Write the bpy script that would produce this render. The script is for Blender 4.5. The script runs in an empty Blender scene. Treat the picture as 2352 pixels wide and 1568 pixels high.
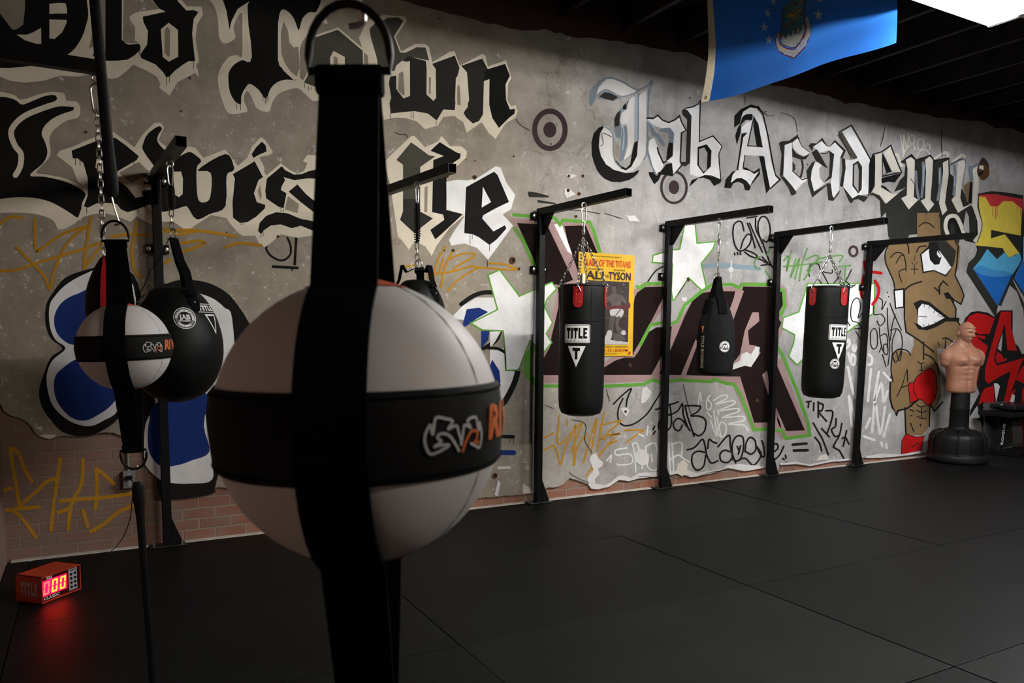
import bpy, bmesh, math, random
from math import sin, cos, pi, radians as R, atan2, sqrt
from mathutils import Vector as V, Matrix, Euler
from mathutils.geometry import tessellate_polygon
random.seed(7)
SC = bpy.context.scene
COL = SC.collection
# ------------------------------------------------------------------ camera
CX, CY = 1176.0, 920.0
_vx, _vy = (4375.0, 788.0), (205.0, 752.0)
F = sqrt(-((_vx[0]-CX)*(_vy[0]-CX)+(_vx[1]-CY)*(_vy[1]-CY)))
def _ray(p): return V((p[0]-CX, -(p[1]-CY), -F))
AX = _ray(_vx).normalized(); AY = _ray(_vy); AY = (AY-AX*AX.dot(AY)).normalized(); AZ = AX.cross(AY)
ROT = Matrix((AX, AY, AZ))
EYE = V((0, 0, 1.4625))
cam_d = bpy.data.cameras.new('camera'); cam = bpy.data.objects.new('camera', cam_d); COL.objects.link(cam)
cam.matrix_world = Matrix.Translation(EYE) @ ROT.to_4x4()
cam_d.sensor_width = 36; cam_d.lens = F/2352*36; cam_d.shift_y = (CY-784)/2352; cam_d.clip_start = .02
cam_d.dof.use_dof = True; cam_d.dof.focus_distance = 6.0; cam_d.dof.aperture_fstop = 9
SC.camera = cam
WY = 5.62                                   # face of the plaster
def on_wall(p, y=WY):
    d = ROT @ _ray(p); return d*(y/d.y)+EYE
# ------------------------------------------------------------------ materials
def nodes(name):
    m = bpy.data.materials.new(name); m.use_nodes = True
    nt = m.node_tree; b = nt.nodes['Principled BSDF']; return m, nt, b
def N(nt, t, **k):
    n = nt.nodes.new(t)
    for a, v in k.items():
        if a in ('operation', 'blend_type', 'data_type', 'feature', 'distance', 'noise_dimensions', 'wave_type', 'bands_direction'): setattr(n, a, v)
        else: n.inputs[a].default_value = v
    return n
def lk(nt, a, b): nt.links.new(a, b)
def ramp(nt, src, stops):
    r = nt.nodes.new('ShaderNodeValToRGB'); e = r.color_ramp.elements
    while len(e) < len(stops): e.new(.5)
    for i, (p, c) in enumerate(stops):
        e[i].position = p; e[i].color = tuple(c)+(1,) if len(c) == 3 else c
    lk(nt, src, r.inputs[0]); return r.outputs[0]
def mix(nt, fac, a, b, bt='MIX'):
    m = nt.nodes.new('ShaderNodeMix'); m.data_type = 'RGBA'; m.blend_type = bt
    for v, i in ((fac, 0), (a, 6), (b, 7)):
        if hasattr(v, 'is_output'): lk(nt, v, m.inputs[i])
        else: m.inputs[i].default_value = v if i == 0 else (tuple(v)+(1,) if len(v) == 3 else v)
    return m.outputs[2]
def coord(nt, sc=(1, 1, 1)):
    t = nt.nodes.new('ShaderNodeTexCoord'); mp = nt.nodes.new('ShaderNodeMapping'); mp.inputs['Scale'].default_value = sc
    lk(nt, t.outputs['Object'], mp.inputs[0]); return mp.outputs[0]
def tex(nt, kind, co, **k):
    n = N(nt, kind, **k); lk(nt, co, n.inputs['Vector']); return n
def bump(nt, b, h, s=.3, d=.01):
    n = N(nt, 'ShaderNodeBump', Strength=s, Distance=d); lk(nt, h, n.inputs['Height']); lk(nt, n.outputs[0], b.inputs['Normal']); return n
_M = {}
def mat(name, col, rough=.6, metal=0, var=.12, scale=30, bmp=.08, bscale=None, emit=0, sheen=0, coat=0, dist=.002, spec=.3):
    if name in _M: return _M[name]
    m, nt, b = nodes(name); co = coord(nt)
    n = tex(nt, 'ShaderNodeTexNoise', co, Scale=scale, Detail=5)
    lo = tuple(c*(1-var) for c in col); hi = tuple(min(1, c*(1+var)) for c in col)
    lk(nt, ramp(nt, n.outputs[0], [(.3, lo), (.7, hi)]), b.inputs['Base Color'])
    b.inputs['Roughness'].default_value = rough; b.inputs['Metallic'].default_value = metal
    b.inputs['Specular IOR Level'].default_value = spec if not metal else .5
    if sheen: b.inputs['Sheen Weight'].default_value = sheen
    if coat: b.inputs['Coat Weight'].default_value = coat; b.inputs['Coat Roughness'].default_value = .2
    if emit:
        b.inputs['Emission Color'].default_value = tuple(col)+(1,); b.inputs['Emission Strength'].default_value = emit
    if bmp:
        n2 = tex(nt, 'ShaderNodeTexNoise', co, Scale=bscale or scale*4, Detail=6)
        bump(nt, b, n2.outputs[0], bmp, dist)
    _M[name] = m; return m
def wall_bump(nt, b, co, extra=None):
    """the relief every coat of paint shares with the plaster it lies on"""
    n1 = tex(nt, 'ShaderNodeTexNoise', co, Scale=3.2, Detail=9, Roughness=.6)
    n2 = tex(nt, 'ShaderNodeTexNoise', co, Scale=70, Detail=4)
    wq = tex(nt, 'ShaderNodeTexNoise', co, Scale=4, Detail=8, Roughness=.65); wc = mix(nt, .3, co, wq.outputs['Color'], 'ADD')
    v = tex(nt, 'ShaderNodeTexVoronoi', wc, Scale=.9, feature='DISTANCE_TO_EDGE')
    cr = ramp(nt, v.outputs[0], [(0, (0, 0, 0)), (.0045, (1, 1, 1))])
    nm = tex(nt, 'ShaderNodeTexNoise', co, Scale=.9, Detail=2)
    msk = ramp(nt, nm.outputs[0], [(.52, (0, 0, 0)), (.56, (1, 1, 1))])
    h = mix(nt, .35, n1.outputs[0], n2.outputs[0])
    bump(nt, b, h, .22, .008)
    return cr, msk
def paint_mat(name, col, rough=.55, chips=.5, cover=1.0, var=.1):
    if name in _M: return _M[name]
    m, nt, b = nodes(name); co = coord(nt)
    cr, msk = wall_bump(nt, b, co)
    n = tex(nt, 'ShaderNodeTexNoise', co, Scale=6, Detail=8, Roughness=.65)
    lo = tuple(c*(1-var) for c in col); hi = tuple(min(1, c*(1+var)) for c in col)
    c = ramp(nt, n.outputs[0], [(.3, lo), (.7, hi)])
    # flaked spots where the pale plaster shows through
    v = tex(nt, 'ShaderNodeTexNoise', co, Scale=16, Detail=9, Roughness=.75)
    f = ramp(nt, v.outputs[0], [(.71-.0*chips, (0, 0, 0)), (.725, (1, 1, 1))])
    ff = N(nt, 'ShaderNodeMath', operation='MULTIPLY'); lk(nt, f, ff.inputs[0]); ff.inputs[1].default_value = chips
    c = mix(nt, ff.outputs[0], c, (.5, .47, .42))
    lk(nt, c, b.inputs['Base Color']); b.inputs['Roughness'].default_value = .8
    b.inputs['Specular IOR Level'].default_value = .05
    if cover < 1: b.inputs['Alpha'].default_value = cover
    _M[name] = m; return m
def plaster_mat():
    m, nt, b = nodes('old plaster'); co = coord(nt)
    cr, msk = wall_bump(nt, b, co)
    big = tex(nt, 'ShaderNodeTexNoise', co, Scale=.35, Detail=3)
    med = tex(nt, 'ShaderNodeTexNoise', co, Scale=4, Detail=10, Roughness=.65)
    sx = N(nt, 'ShaderNodeSeparateXYZ'); lk(nt, co, sx.inputs[0])
    mr = N(nt, 'ShaderNodeMapRange'); lk(nt, sx.outputs[0], mr.inputs[0])
    mr.inputs[1].default_value = 2.8; mr.inputs[2].default_value = 4.3
    c1 = ramp(nt, med.outputs[0], [(.3, (.235, .20, .15)), (.5, (.32, .275, .21)), (.7, (.40, .35, .275))])
    c2 = ramp(nt, med.outputs[0], [(.3, (.29, .28, .27)), (.5, (.41, .395, .38)), (.7, (.52, .505, .49))])
    c = mix(nt, mr.outputs[0], c1, c2)
    # dark grime
    g = tex(nt, 'ShaderNodeTexNoise', co, Scale=1.3, Detail=8, Roughness=.7)
    gf = ramp(nt, g.outputs[0], [(.5, (0, 0, 0)), (.8, (.5, .5, .5))])
    c = mix(nt, gf, c, (.2, .17, .14))
    # white chips, denser low down and in a band under the lettering
    ch = tex(nt, 'ShaderNodeTexNoise', co, Scale=7, Detail=12, Roughness=.82)
    cf = ramp(nt, ch.outputs[0], [(.615, (0, 0, 0)), (.63, (1, 1, 1))])
    c = mix(nt, cf, c, (.66, .63, .58))
    c2_ = tex(nt, 'ShaderNodeTexNoise', co, Scale=19, Detail=12, Roughness=.85)
    mzz = N(nt, 'ShaderNodeMapRange'); lk(nt, sx.outputs[2], mzz.inputs[0]); mzz.inputs[1].default_value = 3.3; mzz.inputs[2].default_value = 2.6
    a1 = N(nt, 'ShaderNodeMath', operation='MULTIPLY'); lk(nt, ramp(nt, c2_.outputs[0], [(.585, (0, 0, 0)), (.60, (1, 1, 1))]), a1.inputs[0]); lk(nt, mzz.outputs[0], a1.inputs[1])
    big2 = tex(nt, 'ShaderNodeTexNoise', co, Scale=.8, Detail=2)
    a2 = N(nt, 'ShaderNodeMath', operation='MULTIPLY'); lk(nt, a1.outputs[0], a2.inputs[0]); lk(nt, ramp(nt, big2.outputs[0], [(.36, (0, 0, 0)), (.5, (1, 1, 1))]), a2.inputs[1])
    c = mix(nt, a2.outputs[0], c, (.70, .68, .65))
    gr = tex(nt, 'ShaderNodeTexNoise', co, Scale=45, Detail=10, Roughness=.8)
    c = mix(nt, ramp(nt, gr.outputs[0], [(.56, (0, 0, 0)), (.72, (.75, .75, .75))]), c, (.20, .175, .15))
    st_ = tex(nt, 'ShaderNodeTexNoise', coord(nt, (5, 5, .7)), Scale=1.6, Detail=9, Roughness=.7)
    c = mix(nt, ramp(nt, st_.outputs[0], [(.5, (0, 0, 0)), (.75, (.5, .5, .5))]), c, (.22, .19, .155))
    # small holes
    ho = tex(nt, 'ShaderNodeTexVoronoi', co, Scale=3.3)
    hf = ramp(nt, ho.outputs['Distance'], [(.028, (1, 1, 1)), (.036, (0, 0, 0))])
    c = mix(nt, hf, c, (.05, .035, .025))
    # cracks
    inv = N(nt, 'ShaderNodeInvert'); lk(nt, cr, inv.inputs['Color'])
    mm = N(nt, 'ShaderNodeMath', operation='MULTIPLY'); lk(nt, inv.outputs[0], mm.inputs[0]); lk(nt, msk, mm.inputs[1])
    m2 = N(nt, 'ShaderNodeMath', operation='MULTIPLY'); lk(nt, mm.outputs[0], m2.inputs[0]); m2.inputs[1].default_value = .6
    c = mix(nt, m2.outputs[0], c, (.1, .075, .055))
    lk(nt, c, b.inputs['Base Color']); b.inputs['Roughness'].default_value = .7
    b.inputs['Specular IOR Level'].default_value = .3
    return m
def brick_mat():
    m, nt, b = nodes('old brick')
    t = nt.nodes.new('ShaderNodeTexCoord'); sx = N(nt, 'ShaderNodeSeparateXYZ'); lk(nt, t.outputs['Object'], sx.inputs[0])
    cb = N(nt, 'ShaderNodeCombineXYZ'); lk(nt, sx.outputs[0], cb.inputs[0]); lk(nt, sx.outputs[2], cb.inputs[1])
    wn = tex(nt, 'ShaderNodeTexNoise', t.outputs['Object'], Scale=5, Detail=4)
    dv = mix(nt, .012, cb.outputs[0], wn.outputs['Color'], 'ADD')
    br = N(nt, 'ShaderNodeTexBrick'); lk(nt, dv, br.inputs['Vector'])
    br.inputs['Scale'].default_value = 1; br.inputs['Brick Width'].default_value = .21; br.inputs['Row Height'].default_value = .075
    br.inputs['Mortar Size'].default_value = .006; br.inputs['Mortar Smooth'].default_value = .3
    br.inputs['Color1'].default_value = (.30, .105, .06, 1); br.inputs['Color2'].default_value = (.20, .10, .07, 1); br.inputs['Mortar'].default_value = (.30, .25, .19, 1)
    n = tex(nt, 'ShaderNodeTexNoise', t.outputs['Object'], Scale=7, Detail=9, Roughness=.7)
    # thin old whitewash, heavier at the dark left end
    wf = ramp(nt, n.outputs[0], [(.42, (0, 0, 0)), (.62, (.55, .55, .55))])
    c = mix(nt, wf, br.outputs[0], (.23, .18, .14))
    mr = N(nt, 'ShaderNodeMapRange'); lk(nt, sx.outputs[0], mr.inputs[0]); mr.inputs[1].default_value = .9; mr.inputs[2].default_value = .1
    mr.inputs[3].default_value = 0; mr.inputs[4].default_value = .65
    c = mix(nt, mr.outputs[0], c, (.19, .135, .105))
    # brick turns dark red brown towards the courses under the joists
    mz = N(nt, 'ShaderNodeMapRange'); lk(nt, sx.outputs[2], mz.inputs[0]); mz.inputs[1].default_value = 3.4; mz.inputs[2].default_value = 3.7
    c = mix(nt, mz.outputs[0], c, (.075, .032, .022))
    lk(nt, c, b.inputs['Base Color']); b.inputs['Roughness'].default_value = .85
    iv = N(nt, 'ShaderNodeMath', operation='SUBTRACT'); iv.inputs[0].default_value = 1; lk(nt, br.outputs['Fac'], iv.inputs[1])
    hh = mix(nt, .35, iv.outputs[0], n.outputs[0]); bump(nt, b, hh, .6, .012)
    return m
def rubber_mat(name, col):
    m, nt, b = nodes(name); co = coord(nt)
    n = tex(nt, 'ShaderNodeTexNoise', co, Scale=2.2, Detail=6)
    v = tex(nt, 'ShaderNodeTexNoise', co, Scale=260, Detail=2)
    c = ramp(nt, n.outputs[0], [(.3, tuple(x*.82 for x in col)), (.7, tuple(x*1.2 for x in col))])
    sp = tex(nt, 'ShaderNodeTexVoronoi', co, Scale=16)
    sf = ramp(nt, sp.outputs['Distance'], [(.018, (.8, .8, .8)), (.03, (0, 0, 0))])
    c = mix(nt, sf, c, (.14, .14, .13))
    lk(nt, c, b.inputs['Base Color']); b.inputs['Roughness'].default_value = .5
    b.inputs['Specular IOR Level'].default_value = .08
    bump(nt, b, v.outputs[0], .25, .003); return m
BLK = mat('black powder coat', (.0045, .0042, .0042), .45, 0, .2, 20, .05, 300, spec=.14)
BLKL = mat('black leather', (.0042, .0045, .0043), .5, 0, .25, 12, .25, 90, spec=.12)
WEB = mat('black nylon webbing', (.0022, .0022, .0024), .9, 0, .2, 60, .2, 500, spec=.05)
STEEL = mat('bright steel', (.55, .53, .5), .3, 1, .15, 15, .05)
DSTEEL = mat('dark steel', (.09, .085, .08), .4, 1, .3, 15, .05)
GALV = mat('galvanised steel', (.42, .41, .38), .45, .8, .2, 20, .1)
PLAST = mat('black plastic', (.0055, .006, .0056), .5, 0, .15, 10, .06, 200, spec=.16)
WHITEP = mat('white print', (.80, .80, .78), .5, 0, .03, 10, 0)
RED = mat('red leather', (.36, .012, .014), .4, 0, .15, 15, .15, 120)
RUBB = mat('black rubber band', (.006, .006, .0065), .5, 0, .15, 10, .05, spec=.15)
# ------------------------------------------------------------------ mesh builder
class MB:
    def __init__(s): s.v = []; s.f = []; s.mi = []; s.cur = 0; s.mats = []
    def m(s, mt):
        if mt not in s.mats: s.mats.append(mt)
        s.cur = s.mats.index(mt); return s
    def add(s, vs, fs, M=None):
        o = len(s.v)
        s.v += [tuple(M @ V(p)) if M is not None else tuple(p) for p in vs]
        s.f += [[i+o for i in f] for f in fs]; s.mi += [s.cur]*len(fs); return s
    def box(s, a, b, M=None):
        (x0, y0, z0), (x1, y1, z1) = a, b
        return s.add([(x0,y0,z0),(x1,y0,z0),(x1,y1,z0),(x0,y1,z0),(x0,y0,z1),(x1,y0,z1),(x1,y1,z1),(x0,y1,z1)],
                     [(0,3,2,1),(4,5,6,7),(0,1,5,4),(1,2,6,5),(2,3,7,6),(3,0,4,7)], M)
    def tube(s, pts, r, n=10, closed=False, cap=True, M=None, flat=None):
        pts = [V(p) for p in pts]; k = len(pts); vs = []; fs = []
        rr = r if isinstance(r, (list, tuple)) else [r]*k
        up = None
        for i, p in enumerate(pts):
            if closed: t = pts[(i+1) % k]-pts[i-1]
            else: t = pts[min(i+1, k-1)]-pts[max(i-1, 0)]
            t.normalize()
            if up is None:
                up = V((0, 0, 1)) if abs(t.z) < .9 else V((1, 0, 0))
            a = (up-t*up.dot(t)).normalized(); up = a; b = t.cross(a)
            for j in range(n):
                q = 2*pi*j/n
                vs.append(p+(a*cos(q)*(flat[0] if flat else 1)+b*sin(q)*(flat[1] if flat else 1))*rr[i])
        for i in range(k if closed else k-1):
            for j in range(n):
                i2 = (i+1) % k; fs.append((i*n+j, i*n+(j+1) % n, i2*n+(j+1) % n, i2*n+j))
        if not closed and cap: fs += [tuple(range(n-1, -1, -1)), tuple((k-1)*n+j for j in range(n))]
        return s.add(vs, fs, M)
    def lathe(s, prof, n=32, M=None, caps=True, sq=None):
        vs = []; fs = []
        for (r, z) in prof:
            for j in range(n):
                a = 2*pi*j/n; e = sq(a) if sq else 1
                vs.append((r*cos(a)*e, r*sin(a)*e, z))
        for i in range(len(prof)-1):
            for j in range(n): fs.append((i*n+j, i*n+(j+1) % n, (i+1)*n+(j+1) % n, (i+1)*n+j))
        if caps: fs += [tuple(range(n-1, -1, -1)), tuple((len(prof)-1)*n+j for j in range(n))]
        return s.add(vs, fs, M)
    def sphere(s, c, r, n=24, k=14, M=None, sc=(1, 1, 1)):
        vs = [(c[0], c[1], c[2]+r*sc[2])]
        for i in range(1, k):
            for j in range(n):
                a = pi*i/k; q = 2*pi*j/n; vs.append((c[0]+r*sin(a)*cos(q)*sc[0], c[1]+r*sin(a)*sin(q)*sc[1], c[2]+r*cos(a)*sc[2]))
        vs.append((c[0], c[1], c[2]-r*sc[2])); fs = []
        for j in range(n): fs.append((0, 1+j, 1+(j+1) % n))
        for i in range(k-2):
            for j in range(n): fs.append((1+i*n+j, 1+(i+1)*n+j, 1+(i+1)*n+(j+1) % n, 1+i*n+(j+1) % n))
        L = len(vs)-1
        for j in range(n): fs.append((L, 1+(k-2)*n+(j+1) % n, 1+(k-2)*n+j))
        return s.add(vs, fs, M)
    def prism(s, loop, w, ax=1, off=0, M=None, holes=()):
        """2-D loop (u, v) extruded by w along axis ax"""
        loops = [list(loop)]+[list(h) for h in holes]
        def P(u, v, t):
            q = [0, 0, 0]; o = [a for a in (0, 1, 2) if a != ax]; q[o[0]] = u; q[o[1]] = v; q[ax] = t; return q
        flat = [p for l in loops for p in l]; n = len(flat)
        tri = tessellate_polygon([[V((p[0], p[1], 0)) for p in l] for l in loops])
        vs = [P(p[0], p[1], off) for p in flat]+[P(p[0], p[1], off+w) for p in flat]
        fs = [tuple(t) for t in tri]+[tuple(i+n for i in reversed(t)) for t in tri]; o = 0
        for l in loops:
            k = len(l)
            for i in range(k): fs.append((o+i, o+(i+1) % k, o+(i+1) % k+n, o+i+n))
            o += k
        return s.add(vs, fs, M)
    def build(s, name, mt=None, parent=None, smooth=False, bev=0, seg=2, sub=0, label=None, world=False):
        me = bpy.data.meshes.new(name); me.from_pydata([tuple(p) for p in s.v], [], s.f); me.validate()
        ms = s.mats if s.mats else [mt]
        for q in ms: me.materials.append(q)
        if s.mats and len(me.polygons) == len(s.mi): me.polygons.foreach_set('material_index', s.mi)
        bm = bmesh.new(); bm.from_mesh(me); bmesh.ops.recalc_face_normals(bm, faces=bm.faces); bm.to_mesh(me); bm.free()
        if smooth:
            for p in me.polygons: p.use_smooth = True
            try: me.set_sharp_from_angle(angle=R(42))
            except Exception: pass
        o = bpy.data.objects.new(name, me); COL.objects.link(o)
        if bev:
            b = o.modifiers.new('bevel', 'BEVEL'); b.width = bev; b.segments = seg; b.limit_method = 'ANGLE'
        if sub:
            b = o.modifiers.new('sub', 'SUBSURF'); b.levels = sub; b.render_levels = sub
        if parent:
            o.parent = parent
            if world: o.matrix_parent_inverse = parent.matrix_world.inverted()
        if label: o['label'] = label
        return o
def tag(o, label=None, cat=None, group=None, kind=None):
    if label: o['label'] = label
    if cat: o['category'] = cat
    if group: o['group'] = group
    if kind: o['kind'] = kind
    return o
def thing(name, label, cat, loc=(0, 0, 0), rz=0, group=None, rot=None):
    o = bpy.data.objects.new(name, None); COL.objects.link(o); o.empty_display_size = .1
    o.location = loc; o.rotation_euler = rot if rot else (0, 0, rz)
    bpy.context.view_layer.update() if False else None
    return tag(o, label, cat, group)
def dup(o, parent=None):
    c = o.copy(); COL.objects.link(c); c.parent = parent
    if parent: c.matrix_parent_inverse = o.matrix_parent_inverse.copy()
    for ch in list(o.children): dup(ch, c)
    return c
_dg = None
def text_data(txt, size=1, bold=0, ext=0, spacing=1):
    cu = bpy.data.curves.new('t', 'FONT'); cu.body = txt; cu.size = size; cu.offset = bold; cu.extrude = ext; cu.resolution_u = 2
    cu.align_x = 'CENTER'; cu.align_y = 'CENTER'; cu.space_character = spacing
    ob = bpy.data.objects.new('t', cu); COL.objects.link(ob)
    dg = bpy.context.evaluated_depsgraph_get(); me = ob.evaluated_get(dg).to_mesh()
    vs = [tuple(v.co) for v in me.vertices]; fs = [tuple(p.vertices) for p in me.polygons]
    ob.evaluated_get(dg).to_mesh_clear(); bpy.data.objects.remove(ob); bpy.data.curves.remove(cu)
    return vs, fs
def smooth_path(pts, closed=False, k=6):
    n = len(pts); out = []
    if n < 3: return list(pts)
    for i in range(n if closed else n-1):
        if closed: p0, p1, p2, p3 = pts[i-1], pts[i], pts[(i+1) % n], pts[(i+2) % n]
        else: p0, p1, p2, p3 = pts[max(i-1, 0)], pts[i], pts[i+1], pts[min(i+2, n-1)]
        for j in range(k):
            t = j/k; t2 = t*t; t3 = t2*t
            out.append(tuple(.5*((2*b)+(-a+c)*t+(2*a-5*b+4*c-d)*t2+(-a+3*b-3*c+d)*t3) for a, b, c, d in zip(p0, p1, p2, p3)))
    if not closed: out.append(pts[-1])
    return out
# block letters as rectangles / polygons in a unit box
GL = {'T': [[(0,1),(1,1),(1,.72),(.68,.72),(.68,0),(.32,0),(.32,.72),(0,.72)]],
      'I': [[(.28,1),(.72,1),(.72,0),(.28,0)]],
      'L': [[(.08,1),(.48,1),(.48,.24),(1,.24),(1,0),(.08,0)]],
      'E': [[(.08,1),(1,1),(1,.78),(.48,.78),(.48,.62),(.85,.62),(.85,.4),(.48,.4),(.48,.22),(1,.22),(1,0),(.08,0)]]}
def block_word(word, w, h, gap=.06):
    """list of loops centred on the origin"""
    n = len(word); adv = {'I': .62}; tot = sum(adv.get(c, 1) for c in word)+gap*(n-1); x = 0; out = []
    for c in word:
        a = adv.get(c, 1)
        for l in GL[c]:
            off = .19 if c == 'I' else 0
            out.append([((x+(p[0]-off)-tot/2)*w/tot, (p[1]-.5)*h) for p in l])
        x += a+gap
    return out
# ------------------------------------------------------------------ painted wall
REG = dict(R1=(0,0,3.92), R2=(600,0,3.92), R3=(1200,0,3.92), R4=(1752,0,3.92), S1=(0,400,3.92), S2=(600,400,3.92), S3=(1200,400,3.92), S4=(1752,400,3.92),
  T1=(0,800,3.92), T2=(600,800,3.92), T3=(1200,800,3.92), T4=(1752,800,3.92), U1=(0,1168,3.92), A1=(0,180,3.92), A2=(400,260,3.92), A3=(860,260,5.6),
  A4=(1340,160,6.5333), A5=(1600,220,5.2267), A6=(1960,260,5.985), A7=(1180,450,2.7514), B1=(2080,700,7.838), B2=(2080,880,7.838), B3=(1940,640,3.5636),
  B4=(0,960,4.611), B5=(1480,1000,4.523), B6=(2020,840,6.533), F=(0,0,1))
def P(s):
    out = []; r = REG['F']
    for t in s.split():
        if ':' in t: k, t = t.split(':'); r = REG[k]
        x, y = t.split(','); out.append((r[0]+float(x)/r[2], r[1]+float(y)/r[2]))
    return out
PM = {}
def pm(k):
    D = dict(K=(.012,.0115,.011), K2=(.03,.029,.025), OL=(.075,.072,.055), C=(.80,.72,.57), W=(.83,.82,.81), LW=(.70,.68,.66), G=(.30,.30,.30), BG=(.20,.24,.28), LB=(.38,.47,.54),
        GR=(.115,.33,.05), GF=(.13,.34,.07), PK=(.36,.235,.225), BR=(.011,.006,.0055), PU=(.055,.035,.037), TAN=(.24,.155,.075), RD=(.46,.012,.012), YE=(.80,.62,.09), PR=(.62,.05,.06),
        SKY=(.10,.42,.68), BL=(.02,.15,.50), MB=(.06,.28,.60), NV=(.015,.035,.17), OR=(.55,.27,.02), WT=(.85,.85,.83), PL=(.31,.27,.21), PG=(.41,.395,.375), BP=(.30,.44,.52), OG=(.10,.05,.022), CR=(.72,.67,.58))
    soft = dict(PK=1.2, OR=.6, G=.6)
    cover = {'WT': .85, 'BP': .6, 'GF': .6, 'OR': .85}
    return paint_mat('paint '+k, D[k], .5, soft.get(k, .35), cover.get(k, 1), .1)
class Paint:
    n = 0
    def __init__(s, name, label, base=WY, parent=None): s.mb = MB(); s.name = name; s.label = label; s.k = 0; s.base = base
    def _y(s): s.k += 1; return s.base-.0005-.00003*s.k
    def fill(s, k, pts, holes=(), sm=0):
        p = P(pts) if isinstance(pts, str) else pts
        if sm: p = smooth_path(p, True, 4)
        hs = [P(h) if isinstance(h, str) else h for h in holes]
        y = s._y(); loops = [[V((q[0], q[1], 0)) for q in l] for l in [p]+hs]
        tri = tessellate_polygon(loops); flat = [q for l in [p]+hs for q in l]
        s.mb.m(pm(k)).add([on_wall(q, y) for q in flat], [tuple(t) for t in tri]); return s
    def line(s, k, pts, w, closed=False, sm=1, taper=0):
        p = P(pts) if isinstance(pts, str) else pts
        if sm and len(p) > 2: p = smooth_path(p, closed, 5)
        y = s._y(); s.mb.m(pm(k)); h = w/2; n = len(p)
        W = [h*(1-taper*abs(2*i/(n-1)-1)**2) if taper else h for i in range(n)]
        def nrm(a, b):
            dx, dy = b[0]-a[0], b[1]-a[1]; L = sqrt(dx*dx+dy*dy) or 1e-6; return (-dy/L, dx/L)
        vs = []; corners = []
        for i in range(n):
            n1 = nrm(p[i-1], p[i]) if (i > 0 or closed) else None; n2 = nrm(p[i], p[(i+1) % n]) if (i < n-1 or closed) else None
            if n1 and n2:
                mx, my = n1[0]+n2[0], n1[1]+n2[1]; q = (mx*mx+my*my)/2; dt = n1[0]*n2[0]+n1[1]*n2[1]
                if dt < .8: corners.append(i)
                if q < .35: mx, my = n2; q = 1; mx, my = n2[0], n2[1]
                else: mx, my = mx/q, my/q
            else: mx, my = (n1 or n2); corners.append(i)
            vs += [(p[i][0]+mx*W[i], p[i][1]+my*W[i]), (p[i][0]-mx*W[i], p[i][1]-my*W[i])]
        fs = [(2*i, 2*((i+1) % n), 2*((i+1) % n)+1, 2*i+1) for i in range(n if closed else n-1)]
        s.mb.add([on_wall(q, y) for q in vs], fs)
        if w > 1.5:
            for i in corners:
                a = p[i]; s.mb.add([on_wall((a[0]+W[i]*cos(q*pi/5+.2), a[1]+W[i]*sin(q*pi/5+.2)), y-.00001) for q in range(10)], [tuple(range(10))])
        return s
    def ring(s, k, c, rx, ry, w=None, n=28, rot=0):
        pts = [(c[0]+rx*cos(2*pi*i/n)*cos(rot)-ry*sin(2*pi*i/n)*sin(rot), c[1]+rx*cos(2*pi*i/n)*sin(rot)+ry*sin(2*pi*i/n)*cos(rot)) for i in range(n)]
        return s.line(k, pts, w, True, 0) if w else s.fill(k, pts)
    def drips(s, k, pts, w=1.2, L=14):
        for q in P(pts):
            l = L*random.uniform(.5, 1.4); s.line(k, [q, (q[0]+.3, q[1]+l*.5), (q[0]+.2, q[1]+l)], w, sm=0)
        return s
    def done(s):
        o = s.mb.build(s.name, None, WALL, label=s.label); return o
def outlined(p, fillk, linek, pts, w, sm=0, holes=()):
    p.line(linek, pts, w, True, sm); p.fill(fillk, pts, holes, sm)

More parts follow.
